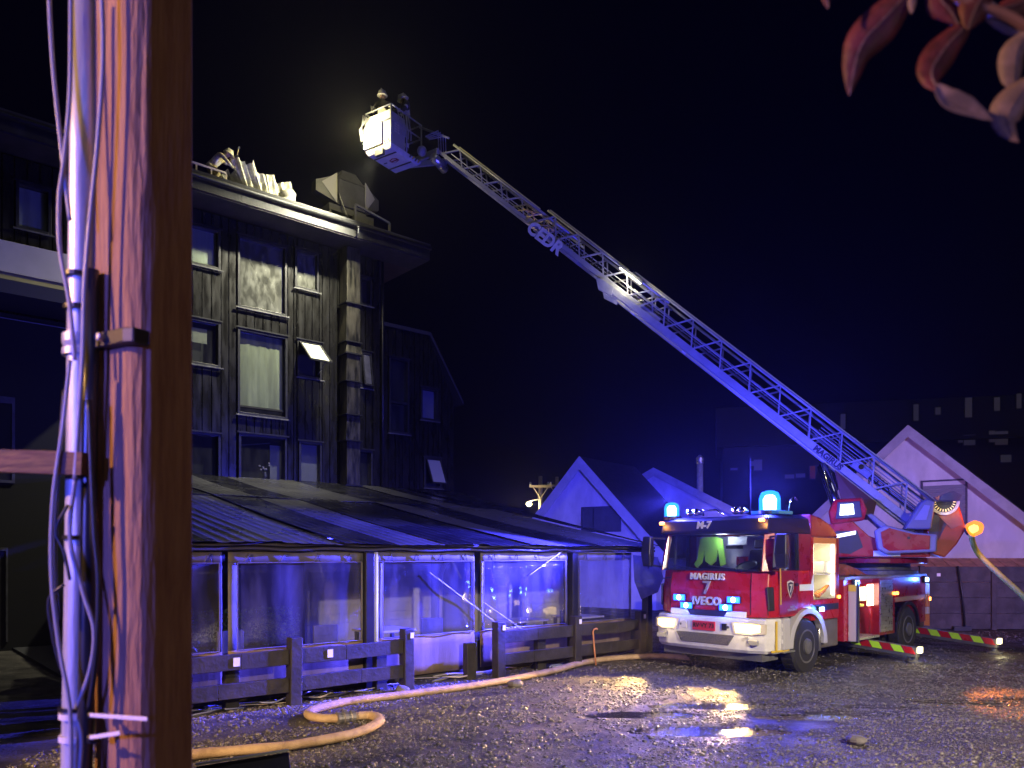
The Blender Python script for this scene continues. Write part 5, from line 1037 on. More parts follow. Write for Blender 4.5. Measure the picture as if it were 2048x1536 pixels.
# outriggers with striped faces and feet
def outrigger(u, y0, y1, z0, z1):
    o = MB().loft([[(u - .1, y0, z0), (u + .1, y0, z0), (u + .1, y0, z0 + .22), (u - .1, y0, z0 + .22)], [(u - .09, y1, z1), (u + .09, y1, z1), (u + .09, y1, z1 + .2), (u - .09, y1, z1 + .2)]]).build('outrigger', DGREY, tr, bevel=.008)
    n = 11; Lk = lambda t, dz: (u - .106 + .008*t, y0 + (y1 - y0)*t, z0 + (z1 - z0)*t + dz)
    for k in range(n):
        a, b = k/n + .004, (k + 1)/n - .004; sh = .35/n
        MB().prism([Lk(a, .07), Lk(b, .07), Lk(min(1, b - sh), .205), Lk(max(0, a - sh), .205)], (-.006, 0, 0)).build('stripe', LIME if k % 2 else RED, o)
    MB().lathe([(.16, 0), (.16, .03), (.06, .05), (.05, .2)], (u, y1 + .06, -.01), n=16).build('foot', DGREY, o)
    MB().bx(u - .08, u + .04, y1 - .08, y1 - .01, z1 + .1, z1 + .22).build('foot_lamp', emis('foot_lamp', (1, .9, .55), 3), o)
    lamp('foot_light', 'POINT', tw_(u - .16, y1 - .12, .22), 5, (1, .85, .45), .03)
outrigger(2.95, .3, -2.1, .30, .10); outrigger(5.75, -.3, -2.75, .34, .12)
# folded tarp on deck
o = MB(TM); P4 = []
for j in range(7):
    for i in range(13): P4.append((1.75 + i*.11, -1.05 + j*.14, 1.76 + .22*math.sin(math.pi*j/6)**.6*math.sin(math.pi*i/12)**.5 + .05*noise.noise(Vector((i*.9, j*.9, 2)))))
o.add(P4, [(j*13+i, j*13+i+1, (j+1)*13+i+1, (j+1)*13+i) for j in range(6) for i in range(12)])
ob = o.build('folded_tarp', mat('red_brown_tarp', (.25, .06, .04), .6, vary=.3, bump=.5, bscale=8), None); ob.modifiers.new('thick', 'SOLIDIFY').thickness = .02
tag(ob, 'crumpled red brown tarp lying on the deck behind the open locker', 'tarp')

# ---- turntable and ladder
TIP = Vector((-2.15, 21.9, 13.52)); PV = Vector((9.75, 17.88, 2.50))
az = Vector((TIP.x - PV.x, TIP.y - PV.y, 0)).normalized(); lat = Vector((-az.y, az.x, 0))       # lat points to the camera side
TC = Vector((8.52, 18.17, 0))
SM = Matrix(((az.x, lat.x, 0, TC.x), (az.y, lat.y, 0, TC.y), (0, 0, 1, 0), (0, 0, 0, 1)))
tt = MB(SM).lathe([(.95, 1.742), (.95, 1.82), (.8, 1.84), (.8, 1.98)], (0, 0, 0), n=32).build('turntable', DGREY, tr)
MB(SM).lathe([(1.12, 1.985), (1.16, 2.0), (1.16, 2.1), (1.1, 2.12)], (0, 0, 0), n=32).build('turntable_disc', DKRED, tt, bevel=.01)
CW = [(1.42, 2.13), (1.40, 2.45), (1.18, 2.82), (.62, 3.02), (.2, 2.6), (-.2, 2.45), (-.95, 2.55), (-1.02, 2.13)]
cow = MB(SM).prism([(p, .35, z) for p, z in CW], (0, .85, 0)).build('operator_cowl', RED, tt, bevel=.04, seg=3)
MB(SM).prism([(p, -.35, z) for p, z in CW], (0, -.7, 0)).build('far_cowl', DKRED, tt, bevel=.03)
MB(SM).prism([(1.10, 1.2, 2.25), (1.04, 1.2, 2.5), (.88, 1.2, 2.72), (.45, 1.2, 2.72), (.33, 1.2, 2.35), (.6, 1.2, 2.2)], (0, .01, 0)).build('cowl_window', BLACK, cow)
MB(SM).prism([(.98, 1.215, 2.62), (.48, 1.215, 2.72), (.48, 1.215, 2.64), (.98, 1.215, 2.54)], (0, .012, 0)).build('lamp_strip', emis('dim_strip', (.9, .95, .75), 1.6), cow)
MB(SM).bx(-.42, .12, 1.2, 1.206, 2.15, 2.27).build('white_band', mat('reflective_white', (.65, .72, .68), .4), cow)
con = MB(SM).loft([[(.95, .55, 2.86), (.35, .55, 2.95), (.3, 1.25, 2.95), (1.0, 1.25, 2.86)], [(1.0, .5, 3.15), (.3, .5, 3.2), (.25, 1.3, 3.2), (1.05, 1.3, 3.15)], [(.92, .55, 3.43), (.34, .55, 3.46), (.34, 1.22, 3.46), (.92, 1.22, 3.43)]]).build('console', RED, tt, bevel=.05, seg=3)
MB(SM).prism([(.90, 1.305, 2.98), (.36, 1.305, 3.02), (.40, 1.255, 3.38), (.86, 1.255, 3.36)], (0, .02, 0)).build('console_face', mat('navy_console', (.03, .03, .06), .3), con, bevel=.02)
MB(SM).prism([(.82, 1.327, 3.06), (.52, 1.327, 3.08), (.54, 1.285, 3.32), (.80, 1.285, 3.31)], (0, .01, 0)).build('screen', SCREEN, con)
lamp('screen_light', 'POINT', SM @ Vector((.68, 1.5, 3.2)), 3, (.8, .9, 1), .05)
MB(SM).loft([[(.28, .5, 3.1), (.12, .5, 3.1), (.12, 1.1, 3.1), (.28, 1.1, 3.1)], [(-.28, .5, 2.55), (-.5, .5, 2.55), (-.5, 1.1, 2.55), (-.28, 1.1, 2.55)]]).build('console_arm', mat('grey_blue_plastic', (.16, .16, .2), .4), tt, bevel=.03)
seat = MB(SM).bx(-.75, -.12, .55, 1.05, 2.62, 2.76).build('operator_seat', BLACK, tt, bevel=.05)
sb = [(-.52, 2.74), (-.86, 3.34), (-.98, 3.42), (-1.14, 3.36), (-1.06, 2.74)]
MB(SM).prism([(p, .6, z) for p, z in sb], (0, .42, 0)).build('backrest', mat('grey_blue_plastic', (.16, .16, .2), .4), seat, bevel=.04, seg=3)
MB(SM).prism([(-.72, 1.025, 2.95), (-.92, 1.025, 3.28), (-1.04, 1.025, 3.26), (-.96, 1.025, 2.95)], (0, .01, 0)).build('headrest_gap', mat('pale_gap', (.3, .28, .36), .5), seat)
gp = [(.12, 2.72), (-.1, 2.84), (-.7, 2.66), (-1.12, 2.62), (-1.1, 2.24), (-.1, 2.2), (.06, 2.3)]
def inset(pp, k): c = (sum(p for p, _ in pp)/len(pp), sum(z for _, z in pp)/len(pp)); return [(c[0] + (p-c[0])*k, c[1] + (z-c[1])*k) for p, z in pp]
sg_ = MB(SM).prism([(p, 1.22, z) for p, z in gp], (0, .2, 0)).build('side_guard', mat('grey_guard', (.2, .19, .22), .45), tt, bevel=.05, seg=3)
MB(SM).prism([(p, 1.421, z) for p, z in inset(gp, .78)], (0, .02, 0)).build('guard_panel', RED, sg_, bevel=.02)
MB(SM).lathe([(.03, 0), (.03, .02)], (-.55, 1.442, 2.55), (0, 1, 0), 10).build('latch', BLACK, sg_)
cwt = [(-1.06, 3.28), (-1.66, 3.30), (-1.80, 2.75), (-1.62, 2.42), (-1.38, 2.12), (-1.16, 2.2), (-1.02, 2.42)]
cwm = MB(SM).prism([(p, -.55, z) for p, z in cwt], (0, 1.25, 0)).build('counterweight', mat('orange_lit_red_paint', (.5, .07, .03), .35, coat=.4, vary=.1), tt, bevel=.03)  # red counterweight, the beacon's orange light put into its paint
MB(SM).prism([(p, .705, z) for p, z in [(-1.10, 3.24), (-1.62, 3.26), (-1.74, 2.85), (-1.5, 2.75)]], (0, .012, 0)).build('pale_panel', mat('orange_lit_side_panel', (.38, .12, .06), .45), cwm)  # panel colour carries the beacon's orange light too
for k, y in enumerate((-.5, .62)):
    MB(SM).prism([(-1.0, y, 2.5), (-1.25, y, 2.5), (-1.72, y, 3.5), (-1.55, y, 3.6), (-1.3, y, 3.5)], (0, .08, 0)).build('ladder_mount', DGREY, tt)
ga = [math.pi*(1.0 + k/16) for k in range(17)]; gx, gz_ = -1.36, 3.36
gd = MB(SM).prism([(gx + .30*math.cos(a), .74, gz_ + .30*math.sin(a)) for a in ga] + [(gx + .24*math.cos(a), .74, gz_ + .24*math.sin(a)) for a in reversed(ga)], (0, .05, 0)).build('angle_gauge', mat('pale_gauge', (.6, .55, .4), .4), tt)
MB(SM).prism([(gx + .235*math.cos(a), .745, gz_ + .235*math.sin(a)) for a in ga], (0, .02, 0)).build('gauge_face', BLACK, gd)
for k in range(12):
    a = math.pi*(1.02 + .96*k/11); MB(SM).bar((gx + .17*math.cos(a), .772, gz_ + .17*math.sin(a)), (gx + .225*math.cos(a), .772, gz_ + .225*math.sin(a)), .012, .03, (0, 1, 0)).build('gauge_mark', emis('gauge_lit', (1, .75, .3), 1.2), gd)
lamp('gauge_light', 'POINT', SM @ Vector((-1.46, 1.1, 3.15)), 4, (1, .85, .5), .04)
bl = MB(SM).lathe([(.1, -.08), (.1, 0), (.08, .01)], (-1.86, .8, 2.72), (-.5, .5, .3), 14).build('beacon', BLACK, tt)
MB(SM).lathe([(.16, .011), (.16, .17), (.08, .26)], (-1.86, .8, 2.72), (-.5, .5, .3), 14).build('dome', AMBERL, bl, smooth=True); MB(SM).lathe([(.085, .02), (.085, .12), (.05, .16)], (-1.86, .8, 2.72), (-.5, .5, .3), 10).build('bulb', emis('amber_core', (1, .55, .14), 7), bl, smooth=True)
lamp('amber_beacon_light', 'POINT', SM @ Vector((-2.12, .9, 2.86)), 60, (1, .26, .03), .06); lamp('amber_beacon_beam', 'SPOT', SM @ Vector((-2.1, .9, 2.9)), 550, (1, .30, .08), .06, aim=(13.5, 25, 3.2), size=95, blend=.8); lamp('amber_beacon_beam', 'SPOT', SM @ Vector((-2.1, 1.05, 2.9)), 2600, (1, .24, .02), .06, aim=(7.5, 11.6, 0), size=13, blend=.7)
# ladder frame
e1 = (TIP - PV).normalized(); e3 = e1.cross(lat).normalized()
if e3.z < 0: e3 = -e3
LM = Matrix(((e1.x, lat.x, e3.x, PV.x), (e1.y, lat.y, e3.y, PV.y), (e1.z, lat.z, e3.z, PV.z), (0, 0, 0, 1)))
LEN = (TIP - PV).length
YEL = mat('yellow_edge_strip', (.62, .60, .22), .5)
def section(t0, t1, hw, zb, rh, zt_, bay, m, rr, label=None):
    s_ = MB(LM)
    for sg in (-1, 1): s_.bx(t0, t1, sg*hw - .035, sg*hw + .035, zb, zb + rh)
    sec = s_.build('ladder_section', m, tr, bevel=.006)
    for sg in (-1, 1):
        MB(LM).tube([(t0 + .1, sg*hw, zt_), (t1 - .3, sg*hw, zt_)], .032, 8).build('handrail', m, sec, smooth=True)
        MB(LM).tube([(t0 + .3, sg*hw, (zb + rh + zt_)/2 - .06), (t1 - .4, sg*hw, (zb + rh + zt_)/2 - .06)], .014, 6).build('mid_rail', m, sec)
        n = int((t1 - t0 - .4)/bay); t = t0 + .25
        for k in range(n):
            c = t + bay*(k + .5)
            for dx in (-.47, .47):
                MB(LM).bar((c + dx*bay, sg*hw, zb + rh - .01), (c + dx*.03, sg*hw, zt_ - .02), .034, .036, (0, 1, 0)).build('brace', m, sec)
    k = t0 + .3
    while k < t1 - .1:
        MB(LM).tube([(k, -hw + .036, zb + rh*.6), (k, hw - .036, zb + rh*.6)], rr, 6).build('rung', m, sec, smooth=True); k += .3
    return sec
base = section(-.3, 10.05, .36, -.07, .17, .66, .915, STEEL, .018)
mid = section(8.4, 13.05, .29, .06, .13, .62, .85, STEEL, .016)
tip = section(11.4, LEN - .1, .23, .07, .09, .50, .8, STEEL, .014)
for sec, hw, zt_, a, b in ((base, .36, .695, 0, 9.7), (mid, .29, .655, 9.9, 12.7), (tip, .23, .535, 13.0, LEN - .6)):
    MB(LM).bx(a, b, hw - .02, hw + .02, zt_, zt_ + .02).build('edge_strip', YEL, sec)
MB(LM).bx(.5, 9.6, .365, .393, -.126, -.102).build('edge_strip', YEL, base)  # yellow strip stands in for light along the lower rail edge
MB(LM).prism([(9.9, .33, .10), (10.3, .33, .08), (10.45, .33, .0), (10.2, .33, -.19), (9.8, .33, -.12)], (0, .07, 0)).build('end_plate', STEEL, base, bevel=.006)
MB(LM).prism([(9.9, -.4, .10), (10.3, -.4, .08), (10.45, -.4, .0), (10.2, -.4, -.19), (9.8, -.4, -.12)], (0, .07, 0)).build('end_plate', STEEL, base, bevel=.006)
for k in range(5): MB(LM).tube([(.2, -.2 + .1*k, .28 + .02*k), (9.5, -.2 + .1*k, .26 + .03*k)], .014, 5).build('hose_line', BLACK if k % 2 else GREY, base)
for k in range(6): MB(LM).tube([(.2, .26, .20 + .07*k), (3.6, .26, .19 + .07*k)], .012, 5).build('hose_line', GREY, base)
text('MAGIRUS', .19, LM @ Vector((3.0, .402, .0)), -e1, e3, mat('navy_letters', (.02, .02, .06), .5), base, off=.010, ext=.003)
text('CEDR', .46, LM @ Vector((12.3, .37, .0)), -e1, e3, WHITE, mid, off=.018, ext=.01)
for k in range(7):
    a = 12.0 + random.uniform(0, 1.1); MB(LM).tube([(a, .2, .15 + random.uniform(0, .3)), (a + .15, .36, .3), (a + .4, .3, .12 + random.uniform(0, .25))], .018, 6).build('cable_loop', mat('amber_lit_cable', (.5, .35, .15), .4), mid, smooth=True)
for k in range(8):
    a = 10.2 + .2*k; MB(LM).tube([(a, .1, .1), (a + .1, .3, .35), (a + .25, .25, .1), (a + .35, .05, .2)], .02, 6).build('hose_loop', CABLEB, mid, smooth=True)
ll = MB(LM).bx(9.35, 10.1, .38, .44, .56, .64).build('ladder_lamp', DGREY, base, bevel=.006)
MB(LM).bx(9.38, 10.07, .396, .452, .535, .559).build('lens', emis('ladder_lamp_lens', (1, .95, .62), 16), ll)
lamp('ladder_light', 'POINT', LM @ Vector((9.7, .56, .42)), 30, (1, .93, .6), .05)
lamp('ladder_foot_light', 'POINT', LM @ Vector((12.9, .2, .15)), 9, (1, .62, .25), .03)
MB(LM).bx(2.0, 2.5, .16, .34, .18, .4).build('cable_drum_box', GREY, base, bevel=.02); MB(LM).lathe([(.06, 0), (.06, .03)], (2.3, .345, .3), (0, 1, 0), 14).build('dial', CHROME, base)
for k in range(3): MB(LM).tube([(1.4 + .2*k, .3, .2), (1.6 + .1*k, .36, .36), (2.0, .35, .28 + .04*k)], .013, 6).build('cable_loop', CABLEB, base, smooth=True)
for (a, z) in ((3.7, -.2), (7.3, -.2), (9.0, -.22)): MB(LM).bx(a, a + .12, .33, .41, z + .06, z + .10).build('bracket', WHITE, base, bevel=.006)
# elevating rams and belly plate
rm = MB(SM).tube([(.55, .25, 2.6), SM.inverted() @ (LM @ Vector((3.0, .25, -.15)))], .1, 12).build('elevating_ram', CHROME, tt, smooth=True)
MB(SM).tube([(.55, -.25, 2.6), SM.inverted() @ (LM @ Vector((3.0, -.25, -.15)))], .1, 12).build('elevating_ram', CHROME, tt, smooth=True)
MB(SM).prism([(.05, .36, 3.0), (SM.inverted() @ (LM @ Vector((1.5, .36, -.12)))).to_tuple(), (SM.inverted() @ (LM @ Vector((2.7, .36, -.12)))).to_tuple(), (.62, .36, 2.98)], (0, .05, 0)).build('belly_plate', mat('maroon_plate', (.10, .02, .03), .45), tt)
# ---- basket
Bd = Vector((.545, .84, 0)).normalized(); Ad = Vector((-Bd.y, Bd.x, 0)); C0 = Vector((-3.336, 21.2, 13.47))
BM_ = Matrix(((Ad.x, Bd.x, 0, C0.x), (Ad.y, Bd.y, 0, C0.y), (0, 0, 1, C0.z), (0, 0, 0, 1)))   # local x along front panel (to the left), y away along the side
LA, LB = .95, 1.3
bas = MB(BM_).loft([[(.05, .05, -.04), (LA - .05, .05, -.04), (LA - .05, LB - .1, -.04), (.05, LB - .1, -.04)], [(0, 0, .06), (LA, 0, .06), (LA, LB, .06), (0, LB, .06)], [(0, 0, .1), (LA, 0, .1), (LA, LB, .1), (0, LB, .1)]]).build('basket', WHITE, tr, bevel=.02)
MB(BM_).bx(.02, LA - .02, .0, .03, .102, 1.02).build('front_panel', mat('basket_pale_panel', (.6, .6, .54), .45), bas, bevel=.01)
MB(BM_).bx(0, .03, .032, LB*.45, .102, .98).build('side_panel', mat('basket_grey_panel', (.34, .34, .32), .5), bas, bevel=.01)
for (x, y) in ((0, 0), (LA, 0), (0, LB), (LA, LB), (0, LB*.5), (LA, LB*.5)): MB(BM_).tube([(x, y, .1), (x, y, 1.15)], .022, 8).build('rail_post', STEEL, bas, smooth=True)
for z in (1.15, .75):
    MB(BM_).tube([(0, 0, z), (LA, 0, z), (LA, LB, z), (0, LB, z), (0, 0, z)], .022, 8).build('handrail', STEEL, bas, smooth=True)
for k in range(4):
    x = LA + .04 + .03*k; MB(BM_).tube([(x - .1*k, -.06, 1.1 - .05*k), (x, -.12, .7), (x - .05, -.1, .35)], .014, 6).build('cage_tube', STEEL, bas, smooth=True)
for k in range(5): MB(BM_).tube([(-.04, .2 + .12*k, 1.1), (-.09, .26 + .12*k, .8 - .05*k), (-.05, .3 + .12*k, .45)], .013, 6).build('cage_tube', STEEL, bas, smooth=True)
for r_ in range(4):
    for c_ in range(2): MB(BM_).bx(-.012, -.001, .14 + c_*.12, .22 + c_*.12, .45 + r_*.07, .49 + r_*.07).build('vent_slot', mat('pale_slot', (.6, .6, .5), .4), bas)
for k in range(5): MB(BM_).prism([(.02 + k*.08, -.012, .1), (.06 + k*.08, -.012, .1), (.12 + k*.08, -.012, .22), (.08 + k*.08, -.012, .22)], (0, .01, 0)).build('stripe', mat('yellow_tape', (.7, .5, .05), .4) if k % 2 else RED, bas)
for k in range(4): MB(BM_).prism([(-.012, LB - .55 + k*.12, .0), (-.012, LB - .5 + k*.12, .0), (-.012, LB - .42 + k*.12, .11), (-.012, LB - .47 + k*.12, .11)], (.01, 0, 0)).build('stripe', mat('yellow_tape', (.7, .5, .05), .4) if k % 2 else mat('dark_tape', (.05, .03, .03), .5), bas)
for y in (.28, .92): MB(BM_).bx(.06, LA - .06, y - .02, y + .02, -.056, -.041).build('floor_slot', BLACK, bas)
cs = [(.16*math.cos(a), .11*math.sin(a)) for a in [2*math.pi*k/6 + .5 for k in range(6)]]
em = MB(BM_).prism([(.42 + a, .6 + b, -.041) for a, b in cs], (0, 0, -.01)).build('emblem', mat('maroon_emblem', (.25, .02, .04), .5), bas)
MB(BM_).prism([(.42 + a*.7, .6 + b*.7, -.052) for a, b in cs], (0, 0, -.004)).build('emblem_field', WHITE, em); MB(BM_).bx(.30, .54, .57, .63, -.060, -.057).build('emblem_bar', mat('maroon_emblem', (.25, .02, .04), .5), em)
MB(BM_).bx(.68, .8, .58, .61, -.05, -.041).build('small_mark', BLACK, bas)
fl = MB(BM_).bx(.30, .97, -.06, -.003, .12, .74).build('flood_lamp', WHITE, bas, bevel=.015)
MB(BM_).prism([(.46, -.061, .70), (.62, -.061, .74), (.95, -.061, .50), (.95, -.061, .13), (.60, -.061, .14), (.32, -.061, .26)], (0, -.02, 0)).build('lens', FLOOD, fl, bevel=.006)  # lens enlarged to the outline of the lamp's glare on the panel
FP_ = BM_ @ Vector((.66, -.75, .42))
lamp('flood_light', 'POINT', FP_, 260, (1, .88, .46), .08)
lamp('facade_flood_light', 'SPOT', BM_ @ Vector((.35, -.25, -.35)), 6400, (1, .95, .70), .1, aim=SF @ Vector((-.7, 0, 7.6)), size=90, blend=1.0)
MB(BM_).bx(.2, .5, -.12, -.02, -.22, -.06).build('work_lamp', DGREY, bas, bevel=.01)
lamp('roof_flood_light', 'SPOT', BM_ @ Vector((.45, -.34, .6)), 1100, (1, .94, .55), .08, aim=SF @ Vector((fs(480), .2, 12.5)), size=38, blend=.6)
MB(BM_).tube([(.1, LB + .05, 1.15), tuple((BM_.inverted() @ (LM @ Vector((LEN - .2, .3, .55)))).to_tuple())], .03, 8).build('access_rail', STEEL, bas, smooth=True)
for yy in (-.3, .3):
    p = BM_.inverted() @ (LM @ Vector((LEN - .15, yy, .1))); MB(BM_).bar((.2 if yy > 0 else .8, LB, .2), p.to_tuple(), .09, .16).build('tip_arm', STEEL, bas, bevel=.01)
p = LM @ Vector((LEN - .2, 0, -.1)); MB(I4).tube([p + lat*.35, p - lat*.35], .13, 14).build('levelling_drum', ALU, bas, smooth=True)
p = LM @ Vector((LEN + .35, .2, -.15)); MB(I4).ball(p, .14, 10, 7).build('monitor_nozzle', GREY, bas, smooth=True)
for k in range(4): MB(LM).tube([(LEN - .1 + .1*k, -.2, .2), (LEN + .1*k, .2, .55), (LEN + .3 + .05*k, .3, .2)], .018, 6).build('tip_hoop', STEEL, tip, smooth=True)

# supply hose hanging from the turntable to the ground at right
hs = smooth_path([SM @ Vector((-1.86, .85, 2.62)), at(1955, 1105, 17.3), at(2000, 1150, 16.9), at(2048, 1194, 16.5), at(2110, 1262, 16.1), gnd(2180, 1340, .1), gnd(2300, 1350, .08)], 6)
o = MB(I4).tube(hs, .06, 12).build('supply_hose', mat('yellow_green_hose', (.36, .55, .14), .6, vary=.15), None, smooth=True)
tag(o, 'yellow green hose hanging from the orange beacon end of the turntable', 'hose')

# ------------------------------------------------------------------ firefighters
TURN = mat('turnout_cloth', (.045, .038, .032), .8, vary=.3, vscale=12); BAND = mat('reflective_band', (.62, .60, .5), .4); SKIN = mat('skin', (.45, .28, .2), .6); BOOT = mat('black_boot', (.015, .015, .015), .5)
TURNL = mat('pale_turnout_cloth', (.5, .42, .22), .8, vary=.25, vscale=12); HELM = mat('silver_helmet', (.5, .48, .42), .35, metal=.3); HELY = mat('yellow_helmet', (.6, .55, .3), .4)
def person(label, M, J, cloth, helm, head_yaw=0.0):
    """one skinned body from joints (metres, local to the feet); clothing set per face"""
    t = thing('person', label, 'person', M)
    V, E, Rr, seg = [], [], [], []
    def add(p, r_): V.append(p); Rr.append(r_); return len(V) - 1
    def link(a, b): E.append((a, b))
    pel = add(J['pelvis'], .135); wa = add(J['waist'], .13); chst = add(J['chest'], .16); nk = add(J['neck'], .062); hd_ = add(J['head'], .095); ht = add(J['top'], .085)
    for a, b in ((pel, wa), (wa, chst), (chst, nk), (nk, hd_), (hd_, ht)): link(a, b)
    for s_ in ('L', 'R'):
        sh, el, wr, hn = J['sh' + s_], J['el' + s_], J['wr' + s_], J['hn' + s_]
        i0 = add(sh, .085); i1 = add(el, .06); i2 = add(wr, .045); i3 = add(hn, .04)
        link(chst, i0); link(i0, i1); link(i1, i2); link(i2, i3)
        d = (Vector(hn) - Vector(wr)).normalized(); sd = d.orthogonal().normalized()
        for k in range(5):
            f = add(tuple(Vector(hn) + d*(.045 if k else .0) + sd*(.016*(k - 2.2)) * (1 if k else 2.4)), .011); g2 = add(tuple(Vector(V[f]) + d*(.035 + .008*(k in (2, 3))) + Vector((0, 0, -.012))), .009)
            link(i3, f); link(f, g2)
        hip, kn, an, toe = J['hip' + s_], J['kn' + s_], J['an' + s_], J['toe' + s_]
        j0 = add(hip, .105); j1 = add(kn, .075); j2 = add(an, .06); j3 = add(toe, .05)
        link(pel, j0); link(j0, j1); link(j1, j2); link(j2, j3)
    me = bpy.data.meshes.new('body'); me.from_pydata(V, E, []); me.update(); o = bpy.data.objects.new('body', me); col.objects.link(o)
    sk = o.modifiers.new('skin', 'SKIN'); sk.use_smooth_shade = True
    for i, d in enumerate(me.skin_vertices[0].data): d.radius = (Rr[i], Rr[i]); d.use_root = (i == 0)
    o.modifiers.new('sub', 'SUBSURF').levels = 1
    dg = bpy.context.evaluated_depsgraph_get(); m2 = bpy.data.meshes.new_from_object(o.evaluated_get(dg)); bpy.data.objects.remove(o)
    m2.name = 'body'; m2.materials.clear()
    for m_ in (cloth, BAND, SKIN, BOOT): m2.materials.append(m_)
    P = [Vector(p) for p in V]
    for f in m2.polygons:
        c = f.center; best = (9, 0, 0)
        for (a, b) in E:
            ab = P[b] - P[a]; tt_ = max(0, min(1, (c - P[a]).dot(ab)/max(1e-6, ab.length_squared))); d = (c - P[a] - ab*tt_).length - .5*(Rr[a] + Rr[b])
            if d < best[0]: best = (d, (a, b), tt_)
        (a, b), q_ = best[1], best[2]; mi = 0
        if b in (hd_, ht): mi = 2
        elif Rr[b] <= .041: mi = 3 if Rr[a] <= .046 else 2
        elif Rr[b] == .05: mi = 3
        elif (a, b) == (wa, chst) and .35 < q_ < .6: mi = 1
        elif Rr[b] == .045 and .55 < q_ < .85: mi = 1
        elif Rr[b] == .06 and Rr[a] == .085 and .5 < q_ < .75: mi = 1
        elif Rr[a] == .075 and .5 < q_ < .8: mi = 1
        f.material_index = mi; f.use_smooth = True
    ob = bpy.data.objects.new('body', m2); col.objects.link(ob); ob.parent = t; RM[ob] = RM[t]
    H = Vector(J['head']); up = (Vector(J['top']) - H).normalized()
    fw = Vector(J.get('face', (0, -1, 0))).normalized(); fw = (fw - up*fw.dot(up)).normalized(); sd = up.cross(fw)
    HM = Matrix(((sd.x, fw.x, up.x, H.x), (sd.y, fw.y, up.y, H.y), (sd.z, fw.z, up.z, H.z), (0, 0, 0, 1)))
    def hb(): b = MB(); b.T = HM; return b
    he = MB().loft([[HM @ Vector((r_*math.cos(a)*.92, r_*math.sin(a)*1.08 + .01, z)) for a in [2*math.pi*k/16 for k in range(16)]] for r_, z in ((.155, .035), (.16, .05), (.135, .055), (.13, .1), (.11, .155), (.06, .19), (.012, .2))]).build('helmet', helm, t, smooth=True)
    MB().prism([HM @ Vector(p) for p in ((-.012, -.12, .12), (-.012, .14, .10), (-.012, .10, .21), (-.012, -.06, .225))], (HM.to_3x3() @ Vector((.024, 0, 0)))).build('crest', BAND, he)
    fc = MB().prism([HM @ Vector(p) for p in ((-.014, .095, -.02), (.014, .095, -.02), (.006, .095, .025), (-.006, .095, .025))], HM.to_3x3() @ Vector((0, .025, 0))).build('nose', SKIN, t)
    for x in (-.035, .035): MB().ball(HM @ Vector((x, .09, .022)), .014, 8, 5).build('eye', BLACK, t)
    MB().prism([HM @ Vector(p) for p in ((-.025, .092, -.05), (.025, .092, -.05), (.02, .092, -.06), (-.02, .092, -.06))], HM.to_3x3() @ Vector((0, .008, 0))).build('mouth', mat('lip', (.3, .12, .1), .6), t)
    return t
ST = dict(pelvis=(0, 0, .92), waist=(0, 0, 1.08), chest=(0, -.02, 1.32), neck=(0, -.03, 1.5), head=(0, -.05, 1.6), top=(0, -.06, 1.70), face=(0, -1, 0),
          shL=(.19, -.02, 1.42), elL=(.27, -.1, 1.18), wrL=(.2, -.32, 1.12), hnL=(.18, -.4, 1.12), shR=(-.19, -.02, 1.42), elR=(-.27, -.1, 1.18), wrR=(-.2, -.32, 1.12), hnR=(-.18, -.4, 1.12),
          hipL=(.1, 0, .88), knL=(.11, -.02, .48), anL=(.12, 0, .09), toeL=(.13, -.16, .04), hipR=(-.1, 0, .88), knR=(-.11, -.02, .48), anR=(-.12, 0, .09), toeR=(-.13, -.16, .04))
fb_ = math.degrees(math.atan2(Bd.y, Bd.x)) - 90
person('firefighter in dark coat facing the building at the left end of the lifted basket', BM_ @ Matrix.Translation((.66, .40, .1)) @ Matrix.Rotation(R(-25 + 180 - 180), 4, 'Z'), dict(ST), TURN, HELM)
J2 = dict(ST); J2.update(head=(.03, -.06, 1.58), top=(.04, -.09, 1.68), face=(.5, -1, -.1))
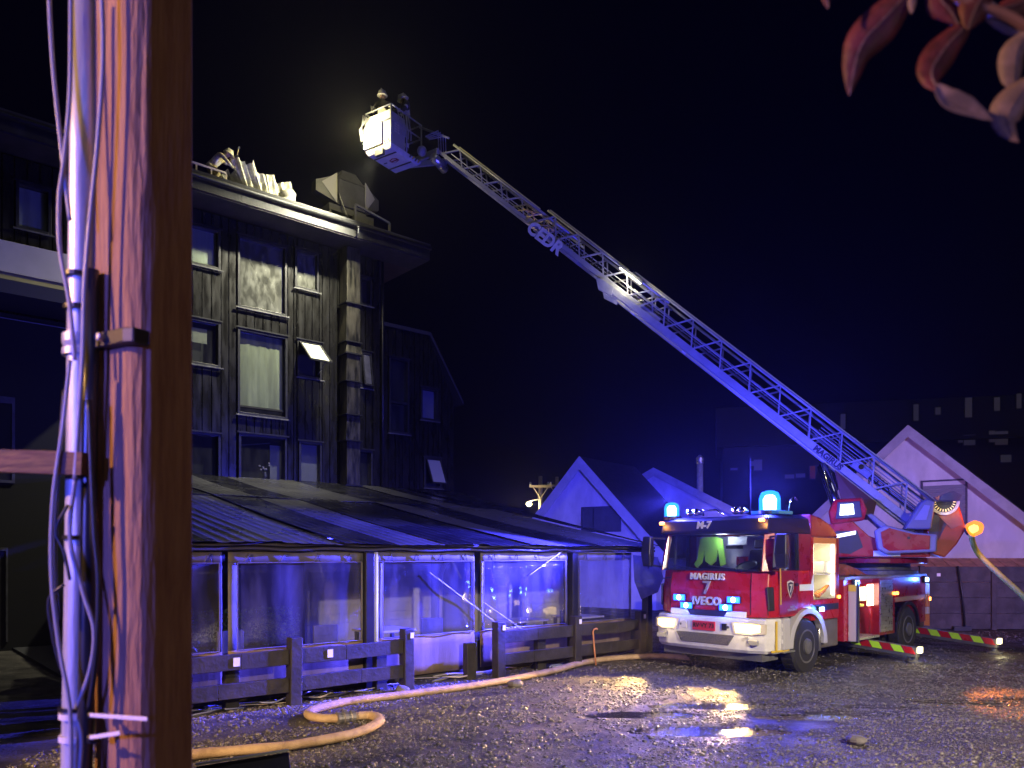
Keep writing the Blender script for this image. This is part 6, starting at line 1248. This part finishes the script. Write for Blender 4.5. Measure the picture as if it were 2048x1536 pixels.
person('firefighter with striped helmet at the ladder end of the lifted basket', BM_ @ Matrix.Translation((.32, 1.0, .24)) @ Matrix.Rotation(R(35), 4, 'Z'), J2, TURN, HELM)
# bending firefighter on the roof holding a tool up
J3 = dict(pelvis=(0, .1, .62), waist=(0, -.02, .74), chest=(0, -.2, .9), neck=(0, -.34, 1.0), head=(0, -.43, 1.05), top=(0, -.47, 1.14), face=(0, -1, -.35),
          shL=(.18, -.22, .98), elL=(.3, -.42, .9), wrL=(.26, -.6, 1.1), hnL=(.25, -.66, 1.16), shR=(-.18, -.22, .98), elR=(-.26, -.42, .78), wrR=(-.16, -.58, .62), hnR=(-.14, -.64, .58),
          hipL=(.1, .1, .6), knL=(.15, -.22, .42), anL=(.14, .05, .09), toeL=(.15, -.1, .04), hipR=(-.1, .1, .6), knR=(-.15, -.22, .42), anR=(-.14, .05, .09), toeR=(-.15, -.1, .04))
rfM = SF @ Matrix.Translation((fs(424, -.2), -.25, 12.0)) @ Matrix.Rotation(R(62), 4, 'Z') @ Matrix.Scale(.88, 4)
person('firefighter in pale gear bending over the torn sheets on the roof', rfM, J3, TURNL, HELY)
tl = thing('pike_tool', 'short tool with a forked head held up by the roof firefighter', 'tool', rfM)
MB().tube([(.22, -.6, .7), (.25, -.68, 1.22), (.26, -.72, 1.42)], .016, 6).build('shaft', mat('tool_wood', (.4, .3, .15), .6), tl); MB().bar((.16, -.75, 1.40), (.36, -.7, 1.46), .04, .05).build('fork_head', ALU, tl)

# ------------------------------------------------------------------ damp smoky air
hz_ = MB(I4).bx(-60, 80, -30, 95, -1.2, 22); hzo = hz_.build('haze', None, None); hzo['kind'] = 'stuff'
hm = bpy.data.materials.new('smoky_air'); hm.use_nodes = True; nt = hm.node_tree
for n in list(nt.nodes):
    if n.type != 'OUTPUT_MATERIAL': nt.nodes.remove(n)
pv = nt.nodes.new('ShaderNodeVolumePrincipled'); pv.inputs['Color'].default_value = (.9, .9, .92, 1); pv.inputs['Density'].default_value = .0006; pv.inputs['Anisotropy'].default_value = .78
nt.links.new(pv.outputs[0], nt.nodes['Material Output'].inputs['Volume']); hzo.data.materials.append(hm)
